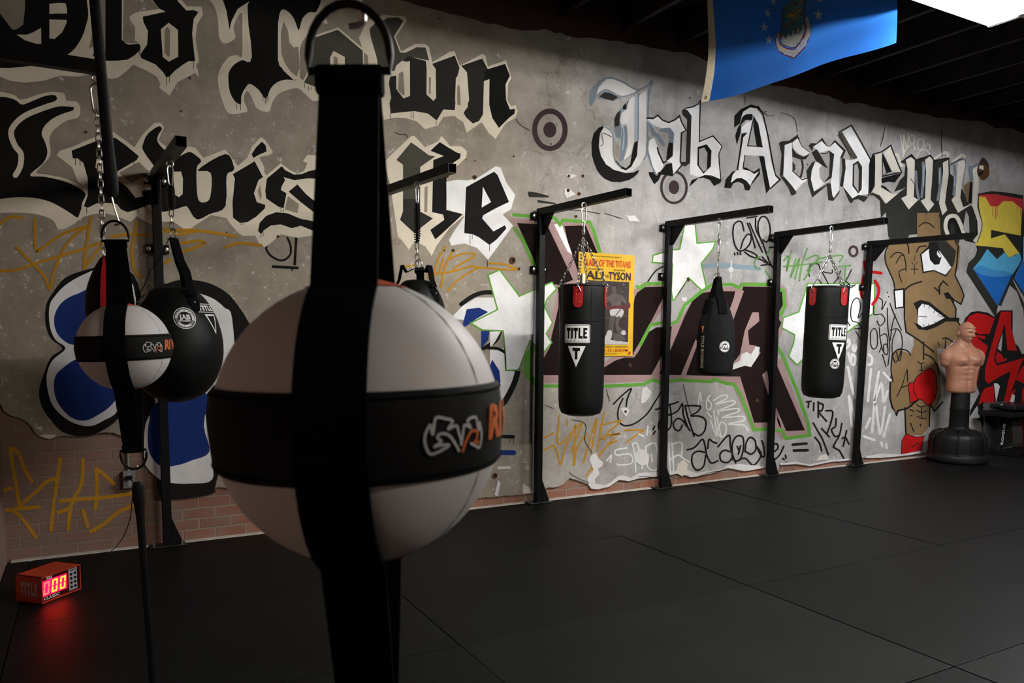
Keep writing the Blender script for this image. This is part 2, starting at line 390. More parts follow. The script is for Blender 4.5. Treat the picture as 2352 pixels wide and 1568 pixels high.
def paint_all():
    # ---- "Old Town" (black gothic capitals with cream outlines)
    p = Paint('painted_lettering', 'upper row of black gothic letters with cream outlines')
    p.fill('C', 'R1:-200,-60 800,-60 870,-60 862,150 875,420 890,560 880,650 700,690 540,680 400,725 230,745 100,728 0,690 -200,650', ['R1:835,190 862,210 868,400 800,440 830,300'])
    p.fill('K', 'R1:-200,-60 780,-60 782,0 795,140 765,260 740,330 700,400 650,460 560,520 400,580 -200,560', sm=1)
    p.fill('PL', 'R1:-40,-60 205,-60 212,190 190,235 120,268 60,200 0,120 -40,60', sm=1); p.fill('C', 'R1:150,310 240,312 300,290 370,250 372,395 330,395 220,360')
    p.fill('C', 'R1:445,35 530,25 590,30 603,80 603,122 500,122 445,125'); p.fill('C', 'R1:445,175 600,178 600,205 560,290 490,352 445,345')
    p.line('C', 'R1:1100,-10 1098,355 1130,395 1210,400 1262,395', 6); p.fill('C', 'R1:930,540 1140,540 1240,470 1290,540 1200,580 1140,640 1060,700 1000,712 940,690')
    p.fill('K', 'R1:950,-60 1098,-60 1097,355 1130,390 1160,402 1210,397 1250,392 1268,420 1260,450 1210,500 1150,535 1080,545 1000,548 880,545 830,492 880,470 950,470')
    p.fill('C', 'R1:1290,-60 1450,78 1220,112 1165,150 1178,195 1215,240 1215,370 1265,385 1265,500 1200,580 1330,640 1410,690 1445,755 1435,790 1530,860 1545,825 1600,740 1700,685 1755,655 1790,690 1785,640 1765,590 1792,555 1790,530 1760,350 1775,220 1828,130 1815,60 1680,55 1590,-60')
    p.fill('K', 'R1:1320,-60 1440,80 1490,105 1285,150 1292,200 1332,280 1325,400 1263,490 1270,522 1320,545 1400,580 1470,650 1498,698 1530,685 1570,640 1650,580 1700,550 1757,550 1745,450 1730,300 1745,170 1788,108 1740,90 1680,95 1600,10 1580,-60')
    p.fill('C', 'R1:1448,262 1520,205 1602,270 1605,510 1520,555 1465,512'); p.fill('PL', 'R1:1482,275 1505,240 1532,270 1528,500 1518,518 1480,470')
    p.drips('K', 'R1:1498,690 1525,680 1740,550', 1.3, 16)
    # T
    p.fill('C', 'R1:1850,-60 1870,-20 1930,60 1962,180 1975,340 2030,392 2112,350 2116,310 2105,230 2180,120 2180,490 2130,495 2060,515 1995,595 1965,680 1968,780 2000,900 2060,1020 2200,1012 2228,990 2195,900 2210,835 2240,830 2290,930 2300,960 R2:0,997 72,1000 100,920 150,850 230,812 330,795 400,850 497,910 700,800 500,760 350,700 345,460 400,330 520,205 595,215 590,150 700,60 640,-60', sm=1)
    p.fill('K', 'R1:1985,-60 2040,100 2066,268 2085,190 2140,80 2262,0 2262,-60'); p.fill('PL', 'R1:2262,25 2262,0 2252,25 2180,130 2150,200 2180,200')
    p.fill('C', 'R1:2180,100 2262,20 2268,515 2183,492')
    p.fill('K', 'R1:2266,-60 2268,512 2180,540 2110,580 2065,640 2055,700 2068,820 2110,905 2150,935 2170,935 2175,860 2210,790 2250,755 2320,800 R2:0,840 42,885 90,790 150,738 225,716 320,716 200,620 155,545 155,200 185,90 250,110 300,180 338,270 370,170 430,110 500,100 490,-60', sm=1)
    p.fill('C', 'R2:183,86 152,200 150,545 200,635 290,718 345,712 352,560 340,400 312,230 270,140'); p.fill('PL', 'R2:200,190 240,270 255,380 290,428 333,420 350,600 320,690 260,640 208,560 180,480 176,300')
    p.drips('K', 'R2:15,850 35,870 50,870 60,850 R1:2130,930 2165,935', 1.2, 13)
    # o
    p.line('C', 'R2:435,350 690,262 918,455 925,900 700,1030 495,790 383,740 430,650', 7, True, 0)
    p.fill('OL', 'R2:440,352 690,268 914,456 920,900 700,1000 495,785 385,742 440,640'); p.fill('C', 'R2:620,520 650,458 752,512 755,920 625,820'); p.fill('PL', 'R2:652,505 690,520 692,800 652,780')
    p.drips('OL', 'R2:390,750 425,770 450,780', 1.2, 10)
    # w
    p.fill('C', 'R2:1105,1080 1200,1058 1300,1062 1400,1092 1475,1162 1590,1128 1640,1052 1740,1042 1800,960 1790,600 1740,460 1700,465 1540,560 1510,420 1470,395 1390,395 1260,462 1210,330 1310,190 1300,150 1100,132 950,185 880,340 925,480 960,620 1060,640 1080,980')
    p.fill('OL', 'R2:975,260 1040,192 1110,178 1135,160 1230,155 1280,188 1195,330 1250,472 1300,475 1400,425 1480,428 1512,545 1320,508 1270,545 1215,590 1200,640 1060,640 1040,520 985,330')
    p.fill('PL', 'R2:925,470 960,500 970,630 925,630')
    p.fill('K2', 'R2:1268,548 1320,505 1482,548 1492,640 1490,850 1550,908 1575,880 1570,622 1535,592 1545,572 1742,500 1790,622 1752,720 1745,900 1762,992 1640,985 1580,1085 1500,1022 1380,1000 1250,1012 1165,1022 1155,930 1170,880 1150,750 1160,690 1215,680 1215,800 1280,885 1340,860 1338,560')
    p.fill('C', 'R2:1215,595 1338,548 1340,862 1285,885 1215,800'); p.fill('PL', 'R2:1240,660 1278,640 1292,855 1270,855 1232,810')
    p.fill('C', 'R2:1490,600 1528,560 1572,622 1572,880 1550,907 1488,850'); p.fill('PL', 'R2:1510,690 1530,700 1525,850 1510,842')
    # n
    p.fill('C', 'R2:1790,590 1990,485 2022,500 2040,600 2205,542 2252,700 2222,760 2215,900 2250,955 2290,945 2312,1000 2290,1058 2200,1110 2110,1250 2050,1200 1985,1098 1850,1195 1820,1100 1740,1045 1745,960 1770,680')
    p.fill('K2', 'R2:1800,592 1990,527 2040,622 2150,590 2070,700 2055,712 2005,732 1997,1030 1960,1090 1905,1112 1850,1062 1822,1020 1872,900 1852,650')
    p.fill('K', 'R2:2030,625 2195,575 2240,680 2200,760 2205,900 2240,985 2285,980 2280,1022 2230,1062 2140,1152 2080,1062 2052,940 2055,712 2005,735 2010,650')
    p.fill('C', 'R2:1752,700 1852,648 1860,962 1822,1012 1755,950'); p.fill('PL', 'R2:1765,780 1785,760 1798,950 1765,940'); p.fill('C', 'R2:2006,730 2054,712 2052,1010 2006,1032')
    p.drips('K2', 'R2:1165,1015 1350,1010 1370,1000 1575,1085', 1.2, 16)
    p.done()
    # ---- "Lewisville"
    p = Paint('painted_lettering', 'lower row of black gothic letters with cream outlines')
    Lk = 'A1:-200,160 0,165 60,170 140,195 200,235 300,200 400,160 490,150 515,185 500,212 640,240 665,265 650,290 560,320 470,365 400,430 375,500 400,560 425,640 420,700 380,770 270,872 400,885 560,920 680,970 772,1040 740,1120 712,1252 600,1190 450,1110 300,1075 150,1070 0,1085 -200,1110'
    p.line('C', Lk, 12, True, 1); p.fill('C', 'A1:-200,120 0,120 130,150 200,190 400,130 520,125 580,140 605,210 690,210 722,270 705,350 600,380 500,450 445,540 450,700 330,850 560,890 780,990 790,1060 712,1270 545,1360 480,1280 380,1235 250,1212 0,1210 -200,1240', sm=1)
    p.fill('K', Lk, sm=1); p.line('C', 'A1:655,232 520,228 340,285 210,345 125,425 100,500 135,605 188,680 182,790 140,870', 13)
    p.fill('C', 'A1:510,690 540,650 640,620 940,490 1020,480 1210,620 1290,500 1390,400 1450,400 1478,440 1425,560 1500,615 1600,680 1690,610 1760,625 1830,715 2030,640 2140,785 2330,700 2380,800 2340,1200 2220,1415 2130,1370 2060,1260 1900,1230 1680,1370 1560,1290 1460,1290 1420,1310 1350,1310 1230,1240 1180,1290 1050,1240 960,1215 850,1220 700,1260 760,1100 780,1000 700,930 650,800 560,730')
    p.fill('PL', 'A1:530,740 560,735 640,800 690,930 560,890 400,850 320,845 440,720'); p.fill('PL', 'A1:1070,850 1250,750 1300,800 1360,850 1180,940')
    p.fill('K', 'A1:645,650 950,530 1040,535 1130,600 1250,700 1230,735 1060,835 1040,900 960,900 1080,930 1150,985 1220,1075 1290,1060 1360,1130 1230,1180 1150,1205 1090,1180 1050,1130 960,1120 870,1125 790,1165 755,1150 790,1050 790,900 750,760 700,720 655,720')
    p.fill('C', 'A1:870,722 960,752 965,850 900,855 860,800')
    p.fill('K', 'A1:1425,432 1458,455 1425,510 1420,570 1490,650 1590,705 1700,662 1762,692 1812,745 1770,815 1780,1070 1830,1115 1892,1070 1897,852 1780,825 2030,680 2105,790 2095,835 2040,880 2030,1150 1890,1220 1770,1268 1690,1160 1660,1152 1580,1178 1470,1200 1400,1180 1350,1130 1290,1060 1290,1010 1440,990 1450,880 1380,780 1290,650 1288,590 1330,500', sm=1)
    p.fill('C', 'A1:1560,840 1630,838 1647,900 1645,1040 1610,1070 1570,1042'); p.fill('C', 'A1:1775,830 1897,855 1892,1072 1832,1116 1785,1090')
    p.fill('C', 'A2:500,560 590,460 680,380 660,400 700,300 780,215 820,240 890,350 860,375 740,400 830,560 960,450 1040,510 1110,545 1170,520 1200,450 1160,430 1200,375 1300,380 1400,500 1400,1080 1110,1120 960,1090 880,1160 820,1205 770,1180 730,1100 620,1105 560,1060 480,960 465,800')
    p.fill('K', 'A2:528,548 725,432 800,575 760,602 718,720 745,800 822,825 815,858 740,930 660,980 592,988 530,940 525,800 547,590'); p.fill('K', 'A2:790,255 825,290 832,345 770,370 715,402 697,370 738,305')
    p.fill('PL', 'A2:752,700 775,645 790,740 775,780')
    p.fill('K', 'A2:835,587 970,475 1000,512 1080,552 1150,547 1215,520 1400,480 1400,600 1215,585 1080,602 985,575 1000,600 970,655 960,690 1012,720 985,855 940,842 830,767 820,700'); p.fill('K', 'A2:1030,705 1110,640 1190,730 1400,900 1400,1000 1140,800')
    p.fill('K', 'A2:755,1060 770,985 830,922 920,890 1020,900 1140,950 1400,1000 1400,1120 1140,1012 1060,1035 960,1000 870,1010 800,1060 785,1088')
    p.fill('PL', 'A2:1025,745 1125,820 1110,900 995,865'); p.drips('K', 'A2:620,985 600,990 780,1080 800,1060 960,850 985,860', 1.2, 9); p.drips('K', 'A1:680,720 720,730 780,1165 1240,1180 1300,1130 1205,745 1320,650', 1.3, 12)
    # ll
    p.fill('C', 'A3:120,640 200,550 445,320 480,290 520,295 650,440 820,360 860,290 900,330 970,420 1130,430 1190,490 1180,570 1050,690 940,700 930,1240 1150,1290 1150,1310 850,1568 780,1568 300,1568 200,900')
    p.fill('C', 'S2:1215,400 1260,440 1380,520 1440,500 1540,440 1700,360 1830,370 1700,480 1580,640 1535,737 1478,650 1380,600 1330,682 1270,600 1230,560')
    p.fill('OL', 'A3:282,600 470,375 540,420 700,540 782,555 590,690 587,1262 752,1352 585,1480 520,1545 328,1370 367,1262 367,662')
    p.fill('K2', 'A3:367,1100 587,1100 587,1262 752,1352 585,1482 520,1548 328,1370 367,1262'); p.fill('K', 'A3:720,482 840,370 950,440 1060,505 1112,520 1100,580 1040,620 932,692 925,1242 1000,1262 1137,1297 1050,1380 850,1565 782,1622 718,1500 900,1370 882,1302 742,1272 757,602 890,550')
    p.fill('PL', 'A3:645,950 685,935 680,1270 640,1270')
    # e
    p.fill('W', 'A3:925,880 1060,855 1200,862 1330,830 1560,680 1625,700 1700,900 1810,1050 1760,1230 1650,1300 1780,1440 1700,1500 S2:2270,458 2042,772 1940,662 1830,622 1712,642 1690,592 1745,500 1830,380 A3:1150,1290 930,1240')
    p.fill('K', 'A3:1178,950 1540,750 1585,795 1732,1140 1560,1222 1400,1312 1385,1350 1525,1512 S2:2090,515 2195,458 2207,490 2120,587 2055,637 1960,567 1900,540 1828,530'); p.fill('W', 'A3:1395,945 1500,1142 1380,1212')
    p.drips('K', 'S2:2055,630 2035,770 1880,540 1900,545', 1.2, 18)
    p.fill('K2', 'S3:45,168 60,155 130,165 240,195 232,210 60,205'); p.fill('K2', 'S3:135,230 300,258 300,272 140,255')
    p.done()
    # ---- rings
    for c, rx, ry, w, d, lb in (((1263, 298), 35, 43, 12, (15, 18), 'large brown painted ring with a dot left of the white lettering'), ((1548, 430), 29, 36, 6, (12, 16), 'brown painted ring drawn under the white lettering'), ((1960, 577), 9, 11, 6, None, 'small brown painted ring between two bag stands')):
        p = Paint('painted_ring', lb); p.ring('PU', c, rx, ry, w)
        if d: p.ring('PU', c, d[0], d[1])
        p.done()
    # ---- "Jab"
    p = Paint('painted_lettering', 'short word of white gothic letters with steel blue edges')
    p.fill('K', 'S3:1135,-20 1140,10 1187,92 1225,55 1260,-20'); p.fill('K', 'A4:310,835 230,868 150,960 120,1100 125,1280 160,1400 200,1500 S3:700,5 740,42 800,68 880,72 960,52 1010,22 1040,-10 A4:840,1500 740,1545 640,1552 450,1500 330,1400 260,1290 230,1160 240,1000 320,860')
    p.fill('BG', 'A4:230,180 130,260 82,360 82,520 120,552 180,450 200,340 265,215'); p.fill('BG', 'A4:200,440 230,372 320,318 400,330 520,400 570,430 440,470 300,445'); p.fill('K2', 'A4:240,400 320,340 400,350 520,410 440,465 300,430')
    p.fill('LW', 'A4:200,370 230,260 350,140 450,140 600,205 800,300 760,350 600,400 500,370 380,305 290,310')
    p.line('BG', 'A4:100,330 220,200 345,125 470,135 600,190 700,250 810,300 900,275 980,225 1020,170 1035,205 990,290 975,500 965,720 960,1000 945,1240 910,1340', 4.2)
    p.line('BG', 'A4:200,380 320,300 420,330 520,385 600,400 760,355 880,290', 2.5)
    p.fill('BG', 'A4:655,480 590,560 500,650 460,740 465,900 490,1012 560,1040 570,900 560,720 665,600 720,440'); p.fill('K', 'A4:655,478 590,552 600,600 655,590 680,520'); p.fill('K2', 'A4:560,610 500,655 462,745 470,860 540,840 545,700')
    p.fill('LW', 'A4:760,395 700,440 670,500 655,600 575,640 550,760 570,830 640,810 662,900 668,1150 622,1300 605,1352 700,1285 762,1102 768,400')
    p.fill('LW', 'A4:945,308 850,370 830,420 825,1050 802,1290 720,1450 640,1492 560,1462 480,1362 447,1200 447,1000 402,900 310,858 250,960 233,1150 270,1300 340,1420 460,1502 640,1548 740,1522 850,1422 930,1282 947,1100')
    p.line('LB', 'A4:800,380 790,700 795,1050', 6); p.line('BG', 'A4:825,360 822,1060', 2.5); p.fill('BG', 'A4:580,870 650,830 662,1100 602,1352 530,1385 560,1150'); p.line('LB', 'A4:600,860 610,1000 590,1200', 3)
    p.fill('K', 'A4:765,1090 822,1065 805,1290 720,1455 640,1512 560,1482 480,1382 450,1310 560,1440 640,1480 700,1420 740,1200'); p.fill('PL', 'A4:520,1100 545,1180 530,1340 480,1300 480,1180')
    p.line('BG', 'A4:310,855 400,905 445,1000 445,1200 475,1370 560,1470', 3)
    p.line('LB', 'A4:300,850 390,870 450,960 470,1040', 2.2); p.line('LB', 'A4:650,500 650,590 570,620', 2)
    # a
    p.line('K2', 'A4:960,725 1060,730 1115,685 1180,755 1280,795 1380,750 1440,695 1475,800 1535,905 1470,945 1450,1380 1480,1430 1350,1568', 4.5, sm=0)
    p.fill('W', 'A4:960,740 1050,745 1115,700 1180,765 1280,805 1380,762 1438,715 1470,805 1528,905 1460,942 1442,1380 1465,1430 1350,1568 1330,1400 1250,1375 1340,1300 1362,950 1300,868 1180,880 1040,830')
    p.line('BG', 'A4:985,1040 960,1120 975,1250 1060,1500 1100,1568', 7); p.fill('W', 'A4:985,1060 1060,1020 1112,1150 1130,1250 1202,1402 1192,1472 1100,1568 1040,1450 975,1200')
    p.fill('BG', 'A4:970,800 1035,820 1232,1130 1190,1152 1100,1020 1030,982'); p.line('LB', 'A4:960,760 1040,840 1100,940', 4)
    p.fill('BG', 'A4:1180,880 1300,868 1362,950 1350,1100 1280,1090 1280,960 1130,920'); p.fill('K', 'A4:1280,1090 1345,1100 1340,1290 1240,1375 1260,1200'); p.line('K', 'A4:1110,1170 1130,1250 1200,1400 1240,1375', 3.5, sm=0)
    p.fill('K', 'A4:1330,1400 1240,1418 1130,1568 1345,1600')
    # b
    p.line('K', 'A4:1530,580 1640,558 1720,520 1755,465 1735,1082 1945,995 2078,1150 2030,1260 2036,1400 A5:290,1010 180,955 90,950', 3.2, sm=0)
    p.fill('W', 'A4:1530,588 1650,565 1742,515 1730,1092 1940,1005 2072,1150 2025,1260 2030,1400 A5:285,1000 180,955 100,950 30,975 A4:1600,1568 1600,1400 1612,700')
    p.fill('K2', 'A4:1475,610 1510,588 1560,605 1622,690 1602,1400 1530,1452 1460,1432 1450,1382 1535,1382 1558,750 1490,680'); p.fill('K', 'A4:1715,1160 1850,1118 1922,1212 1912,1452 1800,1562 1708,1430'); p.fill('PG', 'A4:1735,1192 1812,1165 1862,1250 1850,1500 1800,1532 1735,1430')
    p.fill('K', 'A5:-60,1010 0,990 100,950 200,972 292,1012 290,1042 208,1082 160,1010 80,982 20,990 -40,1050 -90,1090')
    p.done()
    # ---- "Academy"
    p = Paint('painted_lettering', 'long word of white gothic letters with black shadows')
    for q in ('450,382 452,240 530,160 650,103 740,128 795,220 720,150 640,138 560,190 535,262 520,332', '535,300 560,230 672,213 672,292 590,290 510,370', '530,330 490,390 463,480 482,592 512,500 530,440 537,380', '540,458 607,438 602,592 547,882 478,892 510,700',
              '690,248 742,340 793,612 720,602 680,370', '748,718 812,730 832,860 885,1112 835,1175 780,860', '330,1102 350,1000 430,910 482,893 432,950 412,1045 480,990 540,985 600,1020 640,1073 652,1092 630,1137 580,1132 560,1060 500,1030 440,1052 408,1112', '562,860 600,862 680,917 757,863 762,940 650,1080 690,960 680,938 560,885'):
        p.fill('K', 'A5:'+q)
    p.line('K', 'A5:740,125 800,230 862,500 902,740 945,950 1005,1005 885,1112', 3.2, sm=0)
    for q in ('535,262 560,190 645,140 720,150 778,230 828,400 868,620 898,800 945,965 982,1005 882,1103 832,860 812,722 580,712 595,610 790,610 740,330 690,247 670,220 600,215', '690,247 660,320 640,380 615,590 580,712 560,800 545,890 500,882 560,500 612,440 602,310 650,310', '412,1042 432,950 470,900 540,880 640,900 690,940 748,905 640,1072 600,1020 540,985 480,990', '530,440 540,380 600,322 662,310 640,440'):
        p.fill('W', 'A5:'+q)
    p.line('K', 'A5:690,252 612,598 790,612', 2.5, sm=0); p.fill('K', 'A5:690,252 742,340 793,612 720,602 682,370'); p.line('K', 'A5:580,712 560,860 680,917', 2.2, sm=0)
    # c
    p.fill('K2', 'A5:988,570 1010,548 1110,538 1190,480 1215,458 1227,520 1150,560 1060,590 1045,960 998,960 1020,700'); p.fill('W', 'A5:1058,592 1142,560 1152,900 1240,982 1345,1000 1260,1060 1192,1142 1130,1060 1040,962'); p.fill('K2', 'A5:1000,962 1050,970 1130,1060 1192,1142 1200,1172 1140,1202 1098,1100')
    p.fill('W', 'A5:1150,560 1210,510 1262,612 1360,682 1310,722 1240,702 1170,640'); p.fill('K2', 'A5:1145,620 1200,692 1280,732 1362,690 1310,762 1240,762 1150,732'); p.line('K', 'A5:1150,900 1265,1005 1340,990', 2.2, sm=0); p.line('K', 'A5:1225,500 1262,600 1362,680', 1.5)
    p.fill('PU', 'A5:1150,790 1185,830 1185,890 1150,905')
    p.line('PU', 'A5:1262,765 1275,860 1250,970', 5)
    # a
    p.fill('K2', 'A5:1343,600 1370,568 1440,570 1510,502 1562,590 1600,602 1660,528 1793,655 1755,740 1720,750 1700,700 1760,660 1660,560 1600,620 1560,605 1500,545 1400,615 1390,670')
    p.fill('W', 'A5:1400,612 1500,542 1560,602 1600,612 1660,560 1760,662 1720,750 1710,1130 1640,1222 1610,1100 1620,900 1652,700 1590,650 1490,682 1440,640'); p.fill('W', 'A5:1380,900 1420,802 1480,790 1520,812 1470,870 1480,980 1520,1042 1612,1000 1400,1150 1370,1000')
    p.fill('K2', 'A5:1380,680 1440,640 1475,690 1577,872 1530,850 1430,780'); p.fill('K2', 'A5:1590,660 1652,700 1622,982 1520,1052 1590,960 1600,760'); p.fill('K2', 'A5:1385,800 1425,780 1382,900 1372,1000 1410,1150 1600,1040 1560,1080 1388,1222 1338,1060 1318,900'); p.fill('K2', 'A5:1560,1050 1612,1050 1630,1200 1650,1227 1722,1130 1712,1170 1640,1262 1580,1252')
    p.line('K', 'A5:1490,690 1560,690 1590,665', 2, sm=0)
    # d
    p.line('K', 'A5:1705,440 1858,352 1962,530 2088,765 2088,810 2062,1200', 3, sm=0); p.fill('W', 'A5:1750,430 1850,372 2078,762 2080,802 2060,1180 1940,1190 1870,1230 1760,1092 1790,762 1860,772 1930,752'); p.fill('OL', 'A5:1688,470 1742,430 1932,740 1890,762 1860,742 1705,500'); p.line('K', 'A5:1705,440 1860,760', 1.5, sm=0)
    p.fill('K2', 'A5:1875,820 1940,778 1987,850 1982,1120 1940,1173 1870,1080'); p.fill('PG', 'A5:1892,832 1930,812 1947,900 1942,1150 1890,1070'); p.fill('K2', 'A5:1740,740 1782,760 1790,870 1757,1092 1718,1085 1750,900'); p.fill('K2', 'A5:1755,1085 1870,1230 1940,1190 2062,1212 2010,1277 1940,1240 1890,1250 1860,1292 1830,1270')
    # e
    p.line('K', 'A6:245,640 272,562 390,530 515,440 590,640 662,808 400,868', 3, sm=0); p.fill('K', 'A6:240,620 272,560 305,590 292,1000 230,1115 208,1090 215,700'); p.fill('CR', 'A6:300,582 390,542 387,980 440,1052 540,1112 618,1100 450,1242 370,1130 260,1082 300,1000'); p.fill('CR', 'A6:420,540 510,462 650,808 530,802')
    p.fill('K', 'A6:398,538 440,620 530,802 470,820 400,862 395,700'); p.fill('PG', 'A6:405,665 452,820 405,850'); p.fill('K', 'A6:388,890 672,818 570,952 480,940 400,962 385,942'); p.fill('K', 'A6:380,985 440,1010 542,1112 380,1015'); p.fill('K2', 'A6:255,1090 360,1130 440,1242 480,1300 470,1332 380,1440 362,1200 280,1130 220,1130'); p.done()
    # ---- cartoon boxer
    p = Paint('painted_mural', 'brown cartoon boxer with an angry face and red gloves')
    p.fill('K2', 'S4:1130,560 1105,330 1095,270 1220,170 1290,120 A6:560,1080 640,920 700,860 715,700 660,680 730,620 800,565 860,640 1060,575 1110,640 1310,612 1320,820 1372,862 1400,1000 1500,1040 1580,1240 1640,1290 1700,1400 1760,1500 S4:1970,450 1930,620 1830,575 1790,520 1760,640 1700,600 1600,560 1590,345 1390,350 1390,540 1320,545 1300,590 1150,600')
    HD = 'S4:1150,605 1240,580 1310,600 1390,540 1390,350 1585,345 1602,545 1730,590 1782,650 1762,830 1735,905 1790,1030 1812,1095 1785,1170 1700,1120 1745,1210 1735,1290 1782,1370 1740,1480 1690,1568 T4:-60,60 1560,-10'
    BD = 'T4:1160,60 1230,5 1330,30 1360,-20 1350,-90 1430,-70 1560,0 1600,80 1590,230 1610,440 1545,565 1510,505 1500,700 1430,780 1290,772 1278,520 1200,600 1150,480 1145,330 1165,250'
    p.fill('TAN', 'T4:1355,-120 1450,-60 1570,0 1590,230 1607,440 1545,560 1510,505 1502,700 1430,785 1290,772 1278,520 1200,602 1148,480 1145,330 1165,250 1158,60 1220,5 1330,50 1360,-30')
    p.fill('TAN', 'S4:1150,605 1240,585 1390,560 1390,350 1585,345 1602,545 1730,590 1782,650 1762,830 1735,905 1790,1030 1812,1095 1785,1170 1700,1120 1745,1210 1735,1290 1782,1370 1740,1480 1650,1568 1500,1568 1290,1425 1275,1100 1190,1040 1170,960 1130,860 1100,760 1130,650')
    p.line('K', 'S4:1150,600 1105,700 1105,790 1140,880 1175,960 1190,1040', 3.2); p.line('K', 'S4:1275,1055 1275,1300 1290,1420 1400,1490 1500,1568 1540,1600', 3.6, sm=0); p.line('K', 'S4:1270,1050 1330,1000 1430,965', 3.5)
    p.line('K', 'S4:1730,600 1760,650 1745,830 1730,910 1790,1030 1812,1095 1785,1170 1700,1120', 3.2, sm=0); p.line('K', 'S4:1690,1110 1740,1210 1735,1300 1785,1370 1760,1450', 3.4, sm=0)
    p.line('K', 'S4:1150,750 1200,705 1260,720 1285,790 1290,870', 2.6); p.line('K', 'S4:1200,800 1240,735 1270,730', 2.4); p.line('K', 'S4:1250,970 1228,900 1235,870 1285,850', 2.4); p.line('K', 'S4:1280,600 1310,650 1315,710', 3)
    p.line('K', 'S4:1405,470 1450,438 1500,445 1545,480', 2.6); p.line('K', 'S4:1385,700 1410,655 1470,645', 3); p.line('K', 'S4:1335,855 1395,855', 2, sm=0); p.line('K', 'S4:1365,820 1365,900', 2, sm=0); p.line('K', 'S4:1340,790 1355,815', 1.5, sm=0); p.line('K', 'S4:1395,785 1375,815', 1.5, sm=0); p.line('K', 'S4:1370,730 1368,780', 1.3, sm=0)
    p.fill('K', 'S4:1500,585 1620,580 1740,690 1725,790 1700,850 1650,922 1540,872 1440,892 1415,720 1490,650'); p.fill('W', 'S4:1430,722 1500,668 1560,660 1600,700 1700,838 1645,905 1540,860 1450,876'); p.fill('K', 'S4:1500,640 1560,640 1610,740 1590,810 1545,815 1505,770 1495,700'); p.fill('W', 'S4:1570,690 1610,740 1590,752 1568,720'); p.fill('K2', 'S4:1560,600 1640,590 1740,690 1720,800 1690,830 1600,690')
    p.line('K', 'S4:1545,1020 1580,1050 1592,1078 1588,1010 1625,962 1665,1000', 3.4, sm=0); p.fill('K', 'S4:1630,1070 1670,1060 1700,1100 1770,1170 1700,1120 1650,1120'); p.line('K', 'S4:1680,1110 1720,1150', 3, sm=0)
    p.fill('K', 'S4:1355,1160 1420,1130 1500,1150 1600,1230 1680,1290 1770,1290 1770,1325 1650,1325 1560,1375 1480,1405 1400,1395 1360,1330 1400,1350 1385,1220'); p.fill('W', 'S4:1400,1210 1435,1165 1495,1180 1560,1235 1638,1290 1540,1345 1440,1378 1395,1345'); p.line('K', 'S4:1400,1278 1480,1284', 1.5, sm=0); p.line('K', 'S4:1590,1284 1640,1284', 1.2, sm=0)
    for q in ('1452,1165 1455,1195', '1500,1180 1496,1215', '1545,1220 1538,1250', '1590,1258 1580,1275', '1450,1378 1450,1350', '1497,1370 1490,1345', '1560,1340 1545,1325'): p.line('K', 'S4:'+q, 1.4, sm=0)
    p.fill('K', 'S4:1175,1035 1275,1025 1280,1200 1190,1212'); p.fill('W', 'S4:1190,1050 1262,1042 1262,1190 1202,1200'); p.line('K', 'S4:1580,1510 1590,1540', 2.2, sm=0); p.line('K', 'S4:1620,1480 1660,1475 1710,1510', 3); p.line('K', 'S4:1650,1480 1640,1568', 2.5, sm=0)
    p.line('K', 'T4:1185,110 1170,60 1220,8 1300,20 1330,60', 3); p.line('K', 'T4:1165,60 1155,200 1175,300', 3); p.line('K', 'T4:1150,260 1145,440 1165,530 1205,600 1215,560 1300,540 1400,460', 4.2, sm=0); p.line('K', 'T4:1210,430 1260,320 1300,190 1305,300', 2.4, sm=0); p.line('K', 'T4:1255,350 1330,325', 2.2, sm=0); p.line('K', 'T4:1200,30 1230,110 1250,40 1240,0', 2.4)
    p.line('K', 'T4:1448,-60 1448,100', 3, sm=0); p.line('K', 'T4:1460,50 1530,90 1570,160 1590,240', 3); p.line('K', 'T4:1395,115 1420,135 1455,128', 2.4); p.line('K', 'T4:1428,135 1430,200', 2.4, sm=0); p.line('K', 'T4:1410,200 1448,198', 2.2, sm=0)
    outlined(p, 'RD', 'K', 'T4:1312,320 1345,305 1372,320 1370,400 1392,460 1330,490', 3.4); outlined(p, 'RD', 'K', 'T4:1365,330 1380,270 1430,225 1500,185 1545,215 1562,300 1558,410 1500,510 1440,462 1395,450 1368,390', 3.6, 1)
    for q in ('1385,505 1420,525 1470,515', '1385,555 1430,575 1475,560', '1390,610 1430,630 1470,625', '1430,530 1430,625', '1325,520 1345,520', '1325,550 1360,565', '1330,605 1345,605', '1330,670 1360,750', '1420,680 1420,700'): p.line('K', 'T4:'+q, 2.4)
    p.line('K', 'T4:1280,530 1285,700 1290,770 1350,795 1400,800', 3.4, sm=0); p.line('K', 'T4:1505,500 1500,700', 3, sm=0); p.line('K', 'T4:1510,505 1545,565 1620,480', 3.5, sm=0)
    outlined(p, 'RD', 'K', 'T4:1290,772 1255,830 1250,955 1420,930 1450,790 1390,800', 2.8); p.line('K', 'T4:1340,890 1400,850', 2)
    p.drips('K2', 'A6:1180,1380 1000,1370 900,1340 780,1330', 1.3, 9); p.done()
    # ---- my strokes of Academy over the boxer's hair
    p = Paint('painted_lettering', 'cream gothic letters m and y over the black hair of the boxer', WY-.0032)
    p.line('K', 'A6:660,670 730,620 800,568 860,645 1060,578 1110,650 1310,615 1320,830', 3, sm=0); p.line('BG', 'A6:1330,720 1450,650 1530,632 1540,720 1500,1000', 3)
    p.line('K', 'A6:1340,700 1450,640 1500,630', 2)
